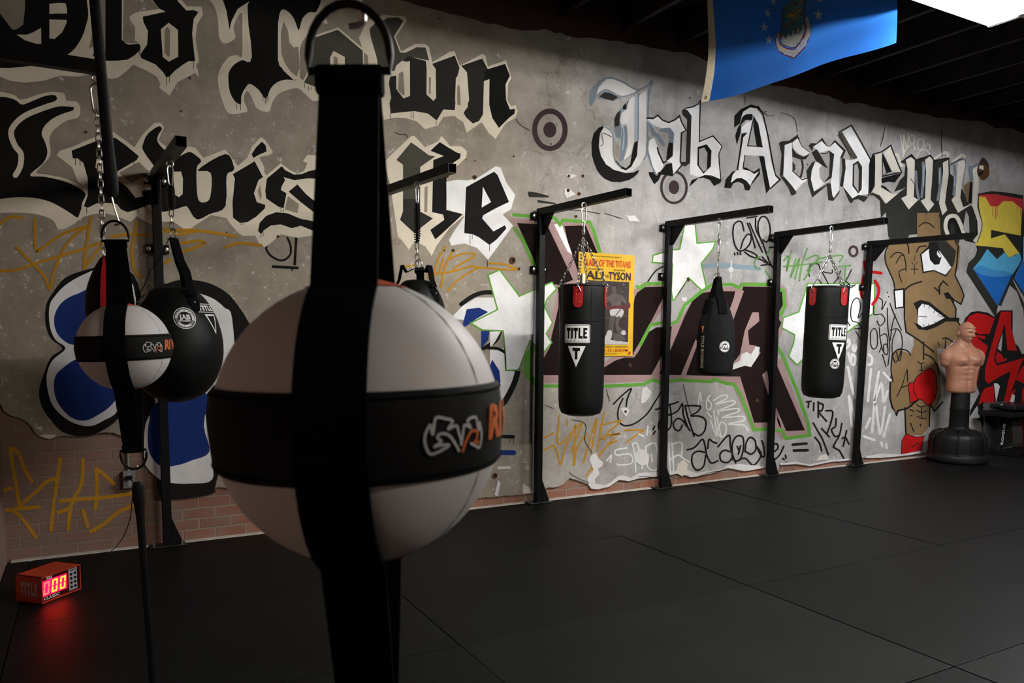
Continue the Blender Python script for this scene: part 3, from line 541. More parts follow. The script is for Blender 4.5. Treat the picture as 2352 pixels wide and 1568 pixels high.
    for q in ('720,640 790,602 845,642 840,980 830,1150 892,1190 762,1322 658,1170 735,1130 745,760', '985,640 1050,592 1095,642 1080,950 1060,1190 1112,1250 1030,1352 925,1202 985,1170 1000,800', '1230,680 1305,640 1310,850 1280,1060 1260,1230 1292,1330 1225,1402 1178,1240 1210,1000 1235,800', '1440,672 1520,642 1540,702 1490,1000 1470,1160 1510,1290 1642,1240 1440,1367 1348,1190 1400,1130'):
        p.fill('CR', 'A6:'+q)
    for q in ('880,760 940,760 930,900 880,880',): pass
    for q in ('960,680 960,900 940,1150', '1190,760 1190,1000 1160,1190', '1390,720 1400,860 1380,1120', '860,800 870,1000 900,1180'): p.line('BG', 'A6:'+q, 6)
    for q in ('975,720 965,1000', '1185,800 1180,960', '1395,860 1390,1000', '1610,740 1640,900'): p.line('LB', 'A6:'+q, 2.6)
    p.fill('TAN', 'A6:1510,1000 1600,930 1585,1220 1560,1220'); p.fill('K', 'A6:1605,940 1640,940 1625,1240 1580,1240'); p.fill('BG', 'A6:1590,720 1640,720 1715,672 1700,740 1640,790 1655,930 1610,940 1580,780')
    p.fill('CR', 'A6:1640,770 1705,722 1720,840 1728,1000 1702,1280 1740,1402 S4:1973,440 1962,520 1925,615 1885,605 1935,545 1932,420 1885,280 A6:1640,1242 1655,950'); p.line('PU', 'S4:1940,180 1945,330 1975,440 1960,530 1930,610', 2)
    p.fill('K', 'S4:1640,430 1680,365 1745,360 1800,440 1850,560 1920,620 1830,600 1740,540 1720,440 1690,440 1685,530 1700,560 1650,520'); p.line('CR', 'S4:1665,540 1645,470 1660,400 1700,375 1745,385 1780,450 1810,530', 9); p.fill('PG', 'S4:1800,500 1830,330 1855,380 1862,540')
    p.done()
    p = Paint('painted_tag', 'faint cream sprayed loops above the end of the gothic lettering')
    for q in ('645,300 690,560 692,300 735,480 758,270', '770,370 775,320 810,300 840,330 838,400 800,420 772,390', '885,440 890,370 930,350 965,380 960,470 900,500 885,440', '990,470 1000,430 1030,420 1055,450 1050,500', '680,600 720,500 780,440 820,420 850,500', '870,600 920,520 1000,500 1050,560'): p.line('CR', 'A6:'+q, 2.6)
    for q in ('1120,620 1250,540 1300,560 1300,600', '1370,670 1490,575 1530,600', '570,560 620,590 640,680 670,720'): p.line('CR', 'A6:'+q, 6)
    p.done()
    # ---- right hand colour letters
    p = Paint('painted_mural', 'yellow, pink and blue block letter with drips')
    p.fill('K2', 'S4:1935,175 2060,152 2200,165 2345,190 2360,600 2335,770 2250,950 2352,1160 2352,1390 2190,1200 2120,1180 2095,1290 1830,880 1850,800 1910,740 1930,680 1920,640')
    p.fill('PG', 'S4:2225,1000 2290,1060 2345,1220 2352,1300 2352,1600 2250,1500 2250,1225 2130,1225')
    p.fill('YE', 'S4:1945,195 2100,180 2340,225 2322,552 2070,505 2055,578 2180,540 2312,712 2272,722 2222,750 2180,702 2160,665 2020,650 1915,640 1965,520 1975,440 1945,300'); p.fill('PR', 'S4:1942,185 2080,178 2342,222 2342,322 2250,245 2170,240 2112,292 2050,285 2005,205 1950,200')
    p.fill('K2', 'S4:2058,500 2322,558 2312,700 2205,545 2140,535 2052,580'); p.fill('SKY', 'S4:2022,672 2108,765 2178,702 2222,752 2275,725 2312,712 2337,772 2250,900 2200,895 2100,920 2000,880 1892,850 1960,770'); p.fill('MB', 'S4:1892,848 1960,820 2060,860 2180,870 2252,898 2200,960 2060,980 1960,940')
    p.fill('BL', 'S4:1905,866 1960,900 2060,925 2180,920 2245,900 2115,1187'); p.drips('PR', 'S4:2070,290 2095,295 2110,295 2290,290 2320,310', 1.3, 22)
    p.line('K', 'S4:1945,180 1945,300 1975,440', 1.6)
    p.fill('SKY', 'S4:2345,560 2560,560 2560,900 2352,800 2330,760'); p.fill('BL', 'S4:2340,780 2560,850 2560,1200 2352,1080 2262,935'); p.line('K', 'S4:2340,560 2335,770 2255,935 2352,1090', 3, sm=0); p.done()
    p = Paint('painted_mural', 'red block letters with black edges behind the torso dummy')
    p.fill('K', 'B1:1030,330 1080,230 1180,125 1320,110 1480,140 1600,215 1650,150 1720,85 1945,85 1935,400 2010,700 2100,890 2352,800 2352,1568 2352,1700 B2:2352,400 2000,700 1500,420 1380,800 1480,1150 1440,1100 1290,400 1150,610 1170,480 1330,180 1280,40 B1:1280,1500 1180,1540 1100,900 1000,600')
    p.fill('RD', 'B1:1075,320 1150,200 1290,145 1450,175 1605,245 1510,520 1320,525 1100,420'); p.fill('RD', 'B1:1180,540 1300,545 1440,560 1430,620 1300,600 1480,740 1420,970 1200,900'); p.fill('RD', 'B1:1210,1000 1300,1050 1325,1150 1305,1350 1205,1510 1150,1400')
    p.fill('RD', 'B1:1720,120 1900,120 1900,400 2008,825 1835,815 1800,500 1790,330 1640,760 1590,1000 1640,1090 1830,1040 2100,960 2140,930 2050,1130 1960,1400 1900,1568 B2:1990,100 1870,350 1755,345 B1:1810,1560 1890,1190 1700,1290 1490,1420 1430,1350 1430,1150 1500,900')
    p.fill('RD', 'B1:1650,840 1740,900 1760,970 1830,960 1800,1010 1640,1050 1620,960'); p.fill('RD', 'B1:2100,1110 2250,1050 2250,1480 1980,1340'); p.fill('RD', 'B2:2100,100 2352,0 2352,1100 2120,1080 2090,700 2090,400')
    p.fill('RD', 'B2:1430,90 1585,40 1600,330 1500,420 1440,440 1400,330 1310,390 1370,180'); p.fill('PG', 'B1:1745,500 1740,640 1720,840 1655,780'); p.fill('LW', 'B2:1590,0 1650,0 1700,50 1630,340'); p.fill('LW', 'B2:1920,190 1970,220 1950,360 1870,360'); p.line('K', 'B1:1310,590 1420,660 1480,720', 2.5); p.done()
    # ---- JAB block piece
    BK = ['A7:20,170 150,178 260,190 330,380 400,520 300,560 180,560 140,430', 'A7:320,190 455,185 530,360 560,520 400,520 350,330', 'A7:830,575 950,572 958,640 770,1000 700,1000 765,640 780,610', 'A7:850,860 900,830 1000,825 990,905 870,1130 190,1132 170,1060 230,950 240,880 260,800 300,620 430,620 560,1090 640,1040 700,1020 760,1020 790,980',
          'A7:1140,640 1200,610 1290,600 1400,602 1392,640 1350,760 1380,780 1450,572 1660,575 1700,600 1706,680 1660,760 1692,800 1650,900 1640,1100 1700,1200 1840,1480 1720,1482 1600,1200 1640,1430 1520,1432 1430,1140 1360,1140 1090,1132 1150,925 1060,1132 960,1130 920,1122 1000,950 1080,760']
    p = Paint('painted_mural', 'dark brown block letters with pink edges and a green outline')
    for q in BK: p.line('PK', q, 20, True, 0)
    p.line('PK', 'A7:190,1160 560,1160 860,1150 1060,1140 1370,1160 1410,1200 1520,1462 1650,1455 1700,1515 1850,1500', 16, sm=0)
    p.fill('PG', 'A7:1095,590 1180,590 1030,800 1000,780 1000,640'); p.fill('PG', 'A7:700,1000 870,815 960,650 985,800')
    for q in BK: p.fill('BR', q)
    p.fill('PK', 'A7:1508,735 1548,735 1552,790 1480,850 1488,940 1530,945 1560,990 1500,1080 1440,1070 1385,1090 1370,1075 1430,1000 1460,850'); p.fill('PK', 'A7:1392,640 1430,590 1455,600 1385,790 1365,760'); p.fill('PK', 'A7:1150,905 1165,925 1085,1140 1055,1135'); p.fill('PK', 'A7:940,650 962,680 860,830 775,1000 755,995 850,830'); p.fill('PK', 'A7:215,190 300,170 420,520 390,560'); p.fill('W', 'A7:255,180 300,170 370,370 340,350')
    p.fill('PK', 'A7:1570,1130 1690,1020 1860,1490 1840,1480 1690,1180 1640,1110 1610,1260')
    p.fill('BR', 'A7:1600,1100 1660,1060 1710,1180 1840,1480 1722,1484 1625,1250'); p.fill('LW', 'A7:1440,1000 1470,985 1500,1000 1530,950 1555,955 1545,1010 1500,1080 1465,1070 1380,1098 1375,1070 1430,1040'); p.line('K', 'A7:1370,1110 1440,1130', 10)
    for q in ('0,118 110,128 155,140 262,140 292,182 312,152 480,165 505,220 545,355', '5,205 60,280 145,480', '780,572 800,582 830,555 960,552', '1186,604 1250,562 1380,558 1422,580 1445,557 1650,560', '1640,570 1705,600 1712,700 1690,750', '800,940 865,815 930,800', '1000,805 1035,790 1080,690 1186,604', '80,990 85,1130 130,1185 190,1200 560,1202 820,1190 880,1160 930,1180 1060,1160 1080,1165 1250,1172 1265,1158 1350,1185 1392,1188 1440,1270 1520,1478 1600,1470 1695,1482 1722,1532 1870,1510 1862,1440 1790,1230 1700,1010 1670,960'):
        p.line('GR', 'A7:'+q, 7.5, sm=0)
    p.line('GR', 'A7:120,960 90,1050 90,1130 130,1170', 14); p.done()
    S1_ = 'S2:2050,910 2145,868 2310,1090 A7:30,640 150,588 240,550 265,585 205,650 190,700 240,800 200,870 235,925 190,980 100,905 30,1090 0,1100 T2:2330,190 2210,190 2200,-10 S2:2200,1568 2185,1405 1990,1395 1900,1340 2135,1222'
    for q, lb in ((S1_, 'left painted white star with green outline beside the round ball'), ('A7:1085,178 1142,183 1155,303 1270,293 1255,330 1180,425 1212,575 1190,590 1105,510 1010,655 1000,600 1008,425 880,415 885,378 1000,345 1052,340', 'painted white star with green outline between two hanging bags'), ('S4:410,990 1000,990 1000,1240 640,1500 T4:370,80 310,140 240,70 285,-50 S4:295,1440 180,1380 190,1295 330,1245', 'painted white star with green outline behind the right heavy bag')):
        p = Paint('painted_star', lb, WY-.0015); p.line('GR', q, 6.5, True, 0); p.fill('W', q); p.done()
    p = Paint('painted_spray', 'light blue sprayed band and white spark'); p.line('BP', 'S3:1620,830 1800,820 2130,850', 11); p.line('BP', 'S3:1420,1080 1400,1300', 11); p.line('WT', 'S3:1880,780 1878,940', 2.5); p.line('WT', 'S3:1830,862 1930,862', 5, taper=.8); p.ring('WT', (1679, 619), 6, 6); p.done()
    # ---- tags
    def tagp(label, k, paths, w, base=WY-.0022, name='painted_tag', sm=1):
        p = Paint(name, label, base)
        for q in paths: p.line(k, q, w, sm=sm)
        p.done()
    tagp('black spray tag in round letters under the second arm', 'K', ['S3:1995,510 1975,435 1940,425 1905,455 1895,530 1905,610 1930,670 1965,690 2010,670 2050,620 2060,560 2030,540 1990,590 1965,670', 'S3:2025,440 2060,530 2095,660', 'S3:2045,440 2110,590 2160,700', 'S3:2100,400 2105,500 2170,630', 'S3:2160,620 2125,520 2125,430 2160,380 2205,400 2230,480 2225,570 2195,610 2165,590', 'S3:2020,395 2110,380', 'S3:2000,680 2060,700 2110,730 2105,760', 'S3:2000,700 2060,740 2150,770 2230,820', 'S3:2170,640 2200,720 2230,800 2265,850', 'S3:2150,820 2230,810', 'S3:2160,745 2210,800', 'S3:1910,710 1912,725', 'S3:1935,705 1940,722', 'S3:1960,705 1965,722', 'S3:2225,660 2280,655'], 3.6)
    tagp('black curved spray stroke beside the yellow poster', 'K', ['S3:1130,965 1200,870 1280,825'], 3.2)
    tagp('black open spray stroke under the green outline', 'K', ['T3:820,500 900,420 980,362 945,450 930,560', 'T3:905,450 865,540 860,620 885,675 935,695 1020,670 1120,590 1200,470 1260,370'], 3.6)
    tagp('black looping two line spray tag low on the wall', 'K', ['T3:1200,550 1290,520 1405,480', 'T3:1325,500 1340,600 1335,700 1290,745 1240,730 1225,680 1260,630 1330,590', 'T3:1325,600 1400,560 1440,500 1450,600 1490,710 1510,740', 'T3:1440,690 1410,740 1370,720 1360,670 1400,630 1445,650 1480,700', 'T3:1465,515 1490,620 1530,740 1545,790', 'T3:1470,515 1600,520 1575,570 1520,605 1600,610 1650,650 1640,740 1590,785 1540,760', 'T3:1190,700 1175,730', 'T3:1195,745 1180,770',
        'T3:1482,912 1550,890 1620,818 1645,880 1660,960 1700,1030 1760,1010', 'T3:1650,960 1630,1060 1570,1095 1530,1040 1530,960 1580,925 1640,935', 'T3:1668,900 1680,820 1715,840 1750,852', 'T3:1760,885 1860,780 1875,900 1920,1030', 'T3:1890,980 1850,1025 1790,1010 1780,950 1820,915 1870,930', 'T3:1890,1000 1890,860 1930,790 1985,800 1990,900 1960,1000 1910,1010', 'T3:2005,930 2015,850 2050,800 2095,830 2100,910 2060,950 2015,930', 'T3:1950,1000 2010,990 2080,1050 2150,960 2110,880', 'T3:2105,880 2155,970 2180,960 2170,870 2155,830', 'T3:1935,880 1955,930', 'T3:1965,875 1945,950', 'T4:90,860 130,860 135,900 95,935', 'T4:95,1010 150,960 190,880', 'T4:180,990 195,1000', 'T4:205,960 210,985'], 3.8)
    tagp('black equals sign sprayed low on the wall', 'K', ['T4:270,865 395,855', 'T4:280,918 405,915'], 6, sm=0)
    tagp('black drippy spray writing under the right heavy bag', 'K', ['T4:395,480 435,475', 'T4:415,480 410,530', 'T4:460,490 458,560', 'T4:500,480 500,620', 'T4:510,490 545,510 530,560 500,565 575,655', 'T4:570,560 630,570 610,680 575,770', 'T4:530,720 600,795', 'T4:455,670 500,750 540,820 590,955', 'T4:470,800 510,850 530,920', 'T4:660,630 655,700 620,730 650,790 690,780', 'T4:712,675 690,780 640,880 690,920 730,990', 'T4:635,885 650,895', 'T4:755,740 725,880', 'T4:715,810 745,800 775,860'], 4)
    tagp('thin black scribbled tag between stand and cartoon boxer', 'K', ['B3:165,250 110,320 130,230 110,160 70,180 50,260 60,340 110,360 135,400 80,410', 'B3:90,430 150,520', 'B3:340,185 305,250 310,180 270,155 240,200 240,290 300,290 330,340 290,385 265,345', 'B3:212,440 240,405 265,440 268,540 240,575 215,540 212,440', 'B3:285,400 290,480 310,580 340,620 355,600 350,540 320,540 320,590', 'B3:290,470 330,450 350,480 350,560', 'B3:350,240 355,400 370,560 355,710', 'B3:415,295 390,380 375,500', 'B3:375,420 430,410 465,460 470,560 425,680 395,640 390,520 420,420', 'B3:370,200 410,300 465,420', 'B3:310,620 340,720', 'B3:350,110 352,115', 'B3:360,145 362,150', 'B3:300,560 285,600', 'B3:5,320 45,385', 'B3:20,60 45,75 85,50', 'B3:10,20 40,50 35,100 10,110'], 2.4)
    tagp('faint black scribble above the right heavy bag', 'K', ['S4:420,920 415,860 440,810 500,810 530,870 620,890 625,860', 'S4:530,870 590,985', 'S4:640,980 680,930 700,870', 'S4:800,860 730,990 700,1000', 'S4:780,990 740,1010 830,1000', 'S4:460,985 500,950 530,985'], 2.4)
    tagp('red sprayed paint bottle behind the far stand', 'RD', ['S4:915,790 930,880', 'S4:930,870 1065,890', 'S4:910,920 885,1040 895,1100 940,1150', 'S4:1010,960 1045,1030 1030,1110 990,1170'], 7)
    tagp('pale green spray tag on the wall behind the third arm', 'GF', ['S4:190,780 230,740 215,870 260,690', 'S4:300,760 250,930 330,760 290,940', 'S4:400,670 350,830 330,960', 'S4:190,830 360,815 530,790', 'S4:390,770 470,730 500,760 400,870', 'S4:500,760 710,730 690,790', 'S4:690,830 790,820', 'S4:745,840 735,980', 'S4:430,860 370,950', 'S3:2140,740 2090,780 2100,840 2140,850', 'S3:2200,730 2240,640', 'S3:2190,870 2240,950'], 4)
    tagp('orange spray tag of sharp strokes under the left heavy bag', 'OR', ['T3:190,920 290,880 345,1040 385,880 440,800 480,690 470,850 460,1050', 'T3:335,600 325,860 500,700 530,690 440,930', 'T3:280,760 200,800', 'T3:560,820 580,760', 'T3:550,1030 600,850 670,630 620,930', 'T3:735,580 700,760 680,920', 'T3:710,690 870,650 870,670 760,770 880,765 720,800 740,820', 'T3:830,800 690,960 620,1080 570,1150', 'T3:920,735 1080,735 1040,770 930,850', 'T3:470,1050 490,900 550,800', 'T3:400,640 405,690', 'T3:850,830 760,880 680,980', 'T3:620,940 635,1110'], 3.8)
    tagp('orange spray tag of sharp strokes right of the round ball', 'OR', ['S2:1290,830 1380,820', 'S2:1660,650 1600,750 1560,870 1555,960', 'S2:1720,700 1650,850 1620,1010', 'S2:1500,900 1700,880 1880,830 1960,840', 'S2:1680,770 1800,720 1920,715 1900,750 1760,830 1720,880', 'S2:1960,840 1800,930 1680,1050', 'S2:2050,800 2190,810 2300,850', 'S2:1900,830 2100,850 2290,860', 'S2:1500,930 1600,880 1640,760'], 4.5)
    tagp('white outline tag low on the wall under the first stand', 'WT', ['T3:940,895 840,915 850,960 970,950 985,1030 880,1050 850,1040', 'T3:990,860 1010,960 1020,1110', 'T3:990,860 1030,855 1060,960 1080,1080', 'T3:1110,880 1130,1070 1220,1075 1200,860 1115,880', 'T3:1160,950 1170,1020', 'T3:1320,850 1330,1090 1360,1100 1345,850', 'T3:1350,860 1435,850 1430,970', 'T3:1335,1000 1400,960 1450,990 1500,1020', 'T3:760,1010 800,960 790,1020', 'T3:1130,700 1120,780', 'T3:1050,770 1090,790'], 3.6)
    tagp('white looping tag inside the green outline corner', 'WT', ['T3:1720,470 1780,430 1840,420 1830,455 1740,500 1890,470 1905,500 1770,560 1930,540 1940,570 1800,620 1980,610 1985,650 1850,680 1990,690 2030,740', 'T3:1580,510 1600,400 1610,470', 'T3:1690,420 1660,470 1660,540 1690,550 1700,500 1670,460', 'T3:1660,570 1700,620', 'T3:1690,640 1750,790 1720,560', 'T3:1790,660 1760,720 1770,780 1810,790 1835,740 1825,680 1790,660', 'T3:1760,560 1770,590', 'T3:1750,620 1790,800'], 3)
    tagp('white looping tag beside the far stand', 'WT', ['B3:10,520 35,500 40,540 10,570', 'B3:80,540 95,560 80,590 68,560 80,540', 'B3:30,610 50,680 60,620 90,650 80,700 60,700', 'B3:25,720 85,970 100,720', 'B3:35,960 60,1210', 'B3:35,960 90,1160', 'B3:215,740 190,1000', 'B3:280,760 240,1010 300,860 320,1000 350,920', 'B3:320,770 375,830', 'B3:330,1050 290,1270 250,1010 225,1250', 'B3:370,1110 320,1290', 'B3:200,620 225,650 215,700 195,700', 'B3:210,1140 175,1220', 'B3:160,1290 245,1320', 'B3:300,1340 310,1370', 'B3:340,1350 345,1385'], 6)
    tagp('ochre spray tag on the plaster above the blue shapes', 'OR', ['S1:-20,470 60,400 140,380 210,400', 'S1:315,400 315,560 330,690 400,650 560,540 780,470', 'S1:820,390 770,700 760,850', 'S1:770,480 640,580 560,700 480,900 450,1030 400,920 300,810 150,660', 'S1:-20,870 150,860 300,810 560,730 760,670 920,620 820,760 760,840', 'S1:1000,560 1180,540 1340,550 1500,510 1750,500', 'S1:1230,440 1190,680 1210,850 1265,930', 'S1:1480,490 1620,540 1780,510 1950,530 2120,560', 'S1:1620,620 1800,600 1830,630 1640,700', 'S1:1490,800 1530,770', 'S1:2030,660 2150,620 2350,640'], 7)
    tagp('ochre spray tag on the bare bricks at the lower left', 'OR', ['B4:110,320 130,480 170,700 205,930', 'B4:110,320 190,360 260,540 340,670', 'B4:-20,800 60,760 120,740', 'B4:-20,970 150,985 280,1120 380,1260', 'B4:205,930 380,780 500,670 620,640', 'B4:640,430 600,700 570,900 540,1190', 'B4:880,440 860,700 760,900 720,1180', 'B4:1020,540 1080,580 1210,700', 'B4:1020,560 1030,760 1010,960', 'B4:640,880 820,860 1110,840 1380,800', 'B4:960,1200 1100,1120 1250,1000 1420,920', 'B4:620,1000 720,960', 'B4:880,980 930,1150', 'B4:160,960 420,940'], 8.5, base=WY+.017)
    # ---- big blue rounded shapes at the left
    p = Paint('painted_mural', 'blue rounded shapes edged in white and black behind the left balls')
    p.fill('K', 'S1:930,835 760,865 590,930 480,1060 415,1180 410,1350 460,1480 560,1568 T1:460,80 390,240 350,400 385,540 470,660 560,750 700,790 840,775 1000,690 1080,600 1200,400 1250,0 S1:1300,1300 1200,900', sm=1)
    p.fill('W', 'S1:900,870 760,900 600,990 500,1090 445,1190 450,1370 500,1490 590,1568 T1:470,110 420,250 435,400 480,520 590,630 720,690 830,695 930,650 1060,560 1150,300 1200,0 S1:1200,1000', sm=1)
    p.fill('NV', 'S1:830,1065 700,1075 560,1150 490,1275 500,1400 560,1485 660,1535 830,1510 1000,1400', sm=1); p.fill('NV', 'T1:690,95 560,180 495,260 490,400 540,520 640,620 760,650 880,600 1020,490 1100,300 800,100', sm=1)
    p.fill('K', 'S1:1400,1040 1500,985 1640,950 1850,970 2020,1050 2120,1150 2220,1300 2300,1500 T1:2200,400 1950,1190 1925,1300 1620,1352 1440,1330 1400,1130 1300,1000 1290,900 1230,640 1260,300', sm=1)
    p.fill('W', 'S1:1500,1120 1700,1060 1900,1110 2020,1200 2090,1300 T1:2100,300 1850,420 1900,950 1910,1180 1720,1215 1540,1210 1440,1180 1330,1080 1300,980 1310,680 1400,480 1300,200 S1:1400,1300', sm=1); p.fill('NV', 'T1:1410,490 1840,380 1835,700 1885,930 1720,1010 1600,1050 1450,1060 1350,950 1330,800 1345,650', sm=1)
    p.line('K', 'S2:1800,1170 1900,1100 2000,1065 2095,1065', 10); p.line('K', 'S2:2150,1420 2110,1500 2000,1568', 9); p.fill('W', 'S2:1820,1180 1940,1110 2100,1110 2130,1215 1930,1320 1700,1300'); p.fill('NV', 'S2:1850,1215 1960,1200 2045,1240 1940,1300 1800,1400'); p.fill('NV', 'S2:1980,1410 2055,1410 2045,1490 1980,1568')
    p.fill('W', 'S2:2060,1420 2160,1410 2110,1500 2060,1568 T2:2200,0 2240,30 2290,200 2270,300 2170,480 2060,460 2060,0'); p.line('K', 'T2:2040,-5 2140,5 2230,60', 7); p.line('K', 'T2:2310,200 2280,310 2190,480 2120,520', 13); p.fill('NV', 'T2:2080,100 2145,200 2155,300 2100,420 2000,300')
    p.line('K', 'T2:2100,790 2270,795', 8); p.drips('K', 'T2:2240,810 2270,810', 1.3, 9); p.line('NV', 'T2:2080,935 2275,938', 11, sm=0); p.done()
    p = Paint('painted_tag', 'black round spray letters left of the big ball strap'); p.line('K', 'A2:1020,1120 1050,1200 1040,1280 970,1325 880,1290 830,1220 850,1160', 5); p.line('K', 'A2:1100,1110 1085,1360', 6); p.line('K', 'A2:890,1380 1110,1392', 6.5); p.done()
    # ---- chipped plaster edges, patches of bare white skim
    p = Paint('plaster_patch', 'bare white skim coat showing along the broken lower edge', WY-.004)
    p.fill('LW', 'T3:620,960 660,940 690,1000 725,1020 720,1060 680,1080 695,1130 650,1180 660,1220 740,1230 800,1200 860,1150 900,1140 980,1165 1050,1120 1240,1110 1240,1150 1045,1170 960,1195 870,1182 780,1245 680,1268 620,1262 590,1220 585,1170 640,1090 600,1000')
    p.fill('LW', 'T3:1320,1110 1480,1090 1560,1120 1700,1100 1800,1085 1850,1050 1960,1040 2170,1060 2180,1075 2000,1105 1850,1075 1700,1125 1560,1155 1500,1158 1420,1120 1330,1140'); p.fill('LW', 'T3:1015,1020 1010,950 1050,905 1100,910 1140,960 1135,1030 1080,1060'); p.fill('LW', 'T3:1080,360 1120,345 1165,390 1150,430 1100,490 1065,490')
    p.fill('LW', 'T3:880,540 940,530 965,560 930,615 900,575'); p.fill('CR', 'T3:1380,1120 1400,1040 1450,1000 1490,1040 1480,1110 1440,1150'); p.fill('LW', 'T4:150,1030 300,1020 420,1045 620,1000 800,990 800,1005 620,1020 430,1058 300,1040 160,1050'); p.fill('LW', 'T4:930,970 1060,945 1240,955 1420,920 1420,945 1250,968 1060,985 930,985'); p.fill('CR', 'T4:480,1010 520,960 570,950 600,1000'); p.fill('LW', 'T1:310,705 380,700 380,750'); p.fill('LW', 'T1:360,790 380,775 505,775 490,800 440,815')
    p.fill('LW', 'T3:0,1215 60,1250 100,1290 90,1310 0,1300'); p.fill('LW', 'S3:380,130 420,130 480,180 400,215 378,180'); p.fill('LW', 'S3:940,375 1010,370 1060,425 960,420'); p.fill('LW', 'S3:385,0 460,0 490,15 430,40'); p.fill('LW', 'S3:1430,1110 1480,1105 1480,1140 1435,1140'); p.fill('LW', 'T2:2130,1060 2250,1060 2250,1085 2130,1090'); p.fill('LW', 'T2:2130,1180 2155,1210 2130,1330 2100,1320')
    p.done()
    p = Paint('wall_hole', 'ragged holes through the plaster with dark brick inside', WY-.0045)
    p.fill('OG', 'A6:1700,800 1720,700 1780,610 1840,660 1870,760 1860,860 1790,920 1730,880', sm=1); p.fill('PU', 'A6:1740,670 1780,610 1840,660 1868,740 1800,700', sm=1); p.fill('K', 'A6:1715,820 1800,790 1760,850 1720,860'); p.fill('CR', 'A6:1730,720 1790,720 1790,780 1730,760')
    for c, r_ in ((( 1027, 404), 4.5), ((1090, 407), 5), ((1330, 445), 4), ((1177, 598), 8), ((1041, 575), 3.5), ((1580, 640), 3), ((1581, 643), 3), ((1305, 437), 4), ((1339, 404), 3.5), ((1323, 497), 3.5), ((1307, 404), 3), ((1192, 617), 3), ((639, 543), 3), ((1021, 575), 2), ((1448, 838), 4), ((1740, 919), 4), ((1437, 945), 3), ((1137, 1092), 6), ((1071, 367), 1.6), ((1091, 369), 1.8), ((1180, 359), 2), ((417, 255), 2), ((198, 303), 3)):
        p.ring('OG', c, r_, r_*1.1, n=9); p.ring('K', (c[0]+r_*.2, c[1]-r_*.1), r_*.5, r_*.6, n=8)
    for q in ('R3:2205,1005 2180,1000', 'A6:440,170 410,330 370,460', 'A6:1220,170 1210,410 1225,590', 'A5:580,0 582,110', 'A5:790,180 850,235 930,240', 'A5:1000,200 1120,235 1190,300 1210,440', 'A3:270,240 320,270 400,270 430,310', 'A3:1820,70 1880,150 2000,220', 'T3:200,505 280,540', 'T3:1450,320 1490,500 1520,590', 'T3:440,640 540,660 575,710 560,820 630,940', 'T3:755,365 785,475', 'T3:420,1110 470,1150 600,1210', 'S3:400,320 560,330 700,355', 'S3:740,350 900,400', 'A4:430,1010 280,950 300,1110 230,1150', 'A6:860,1000 790,900', 'B5:-60,425 60,430 150,455', 'B5:270,430 350,440 440,415 500,440 700,380 850,360'):
        p.line('K', q, 1.1)
    p.done()
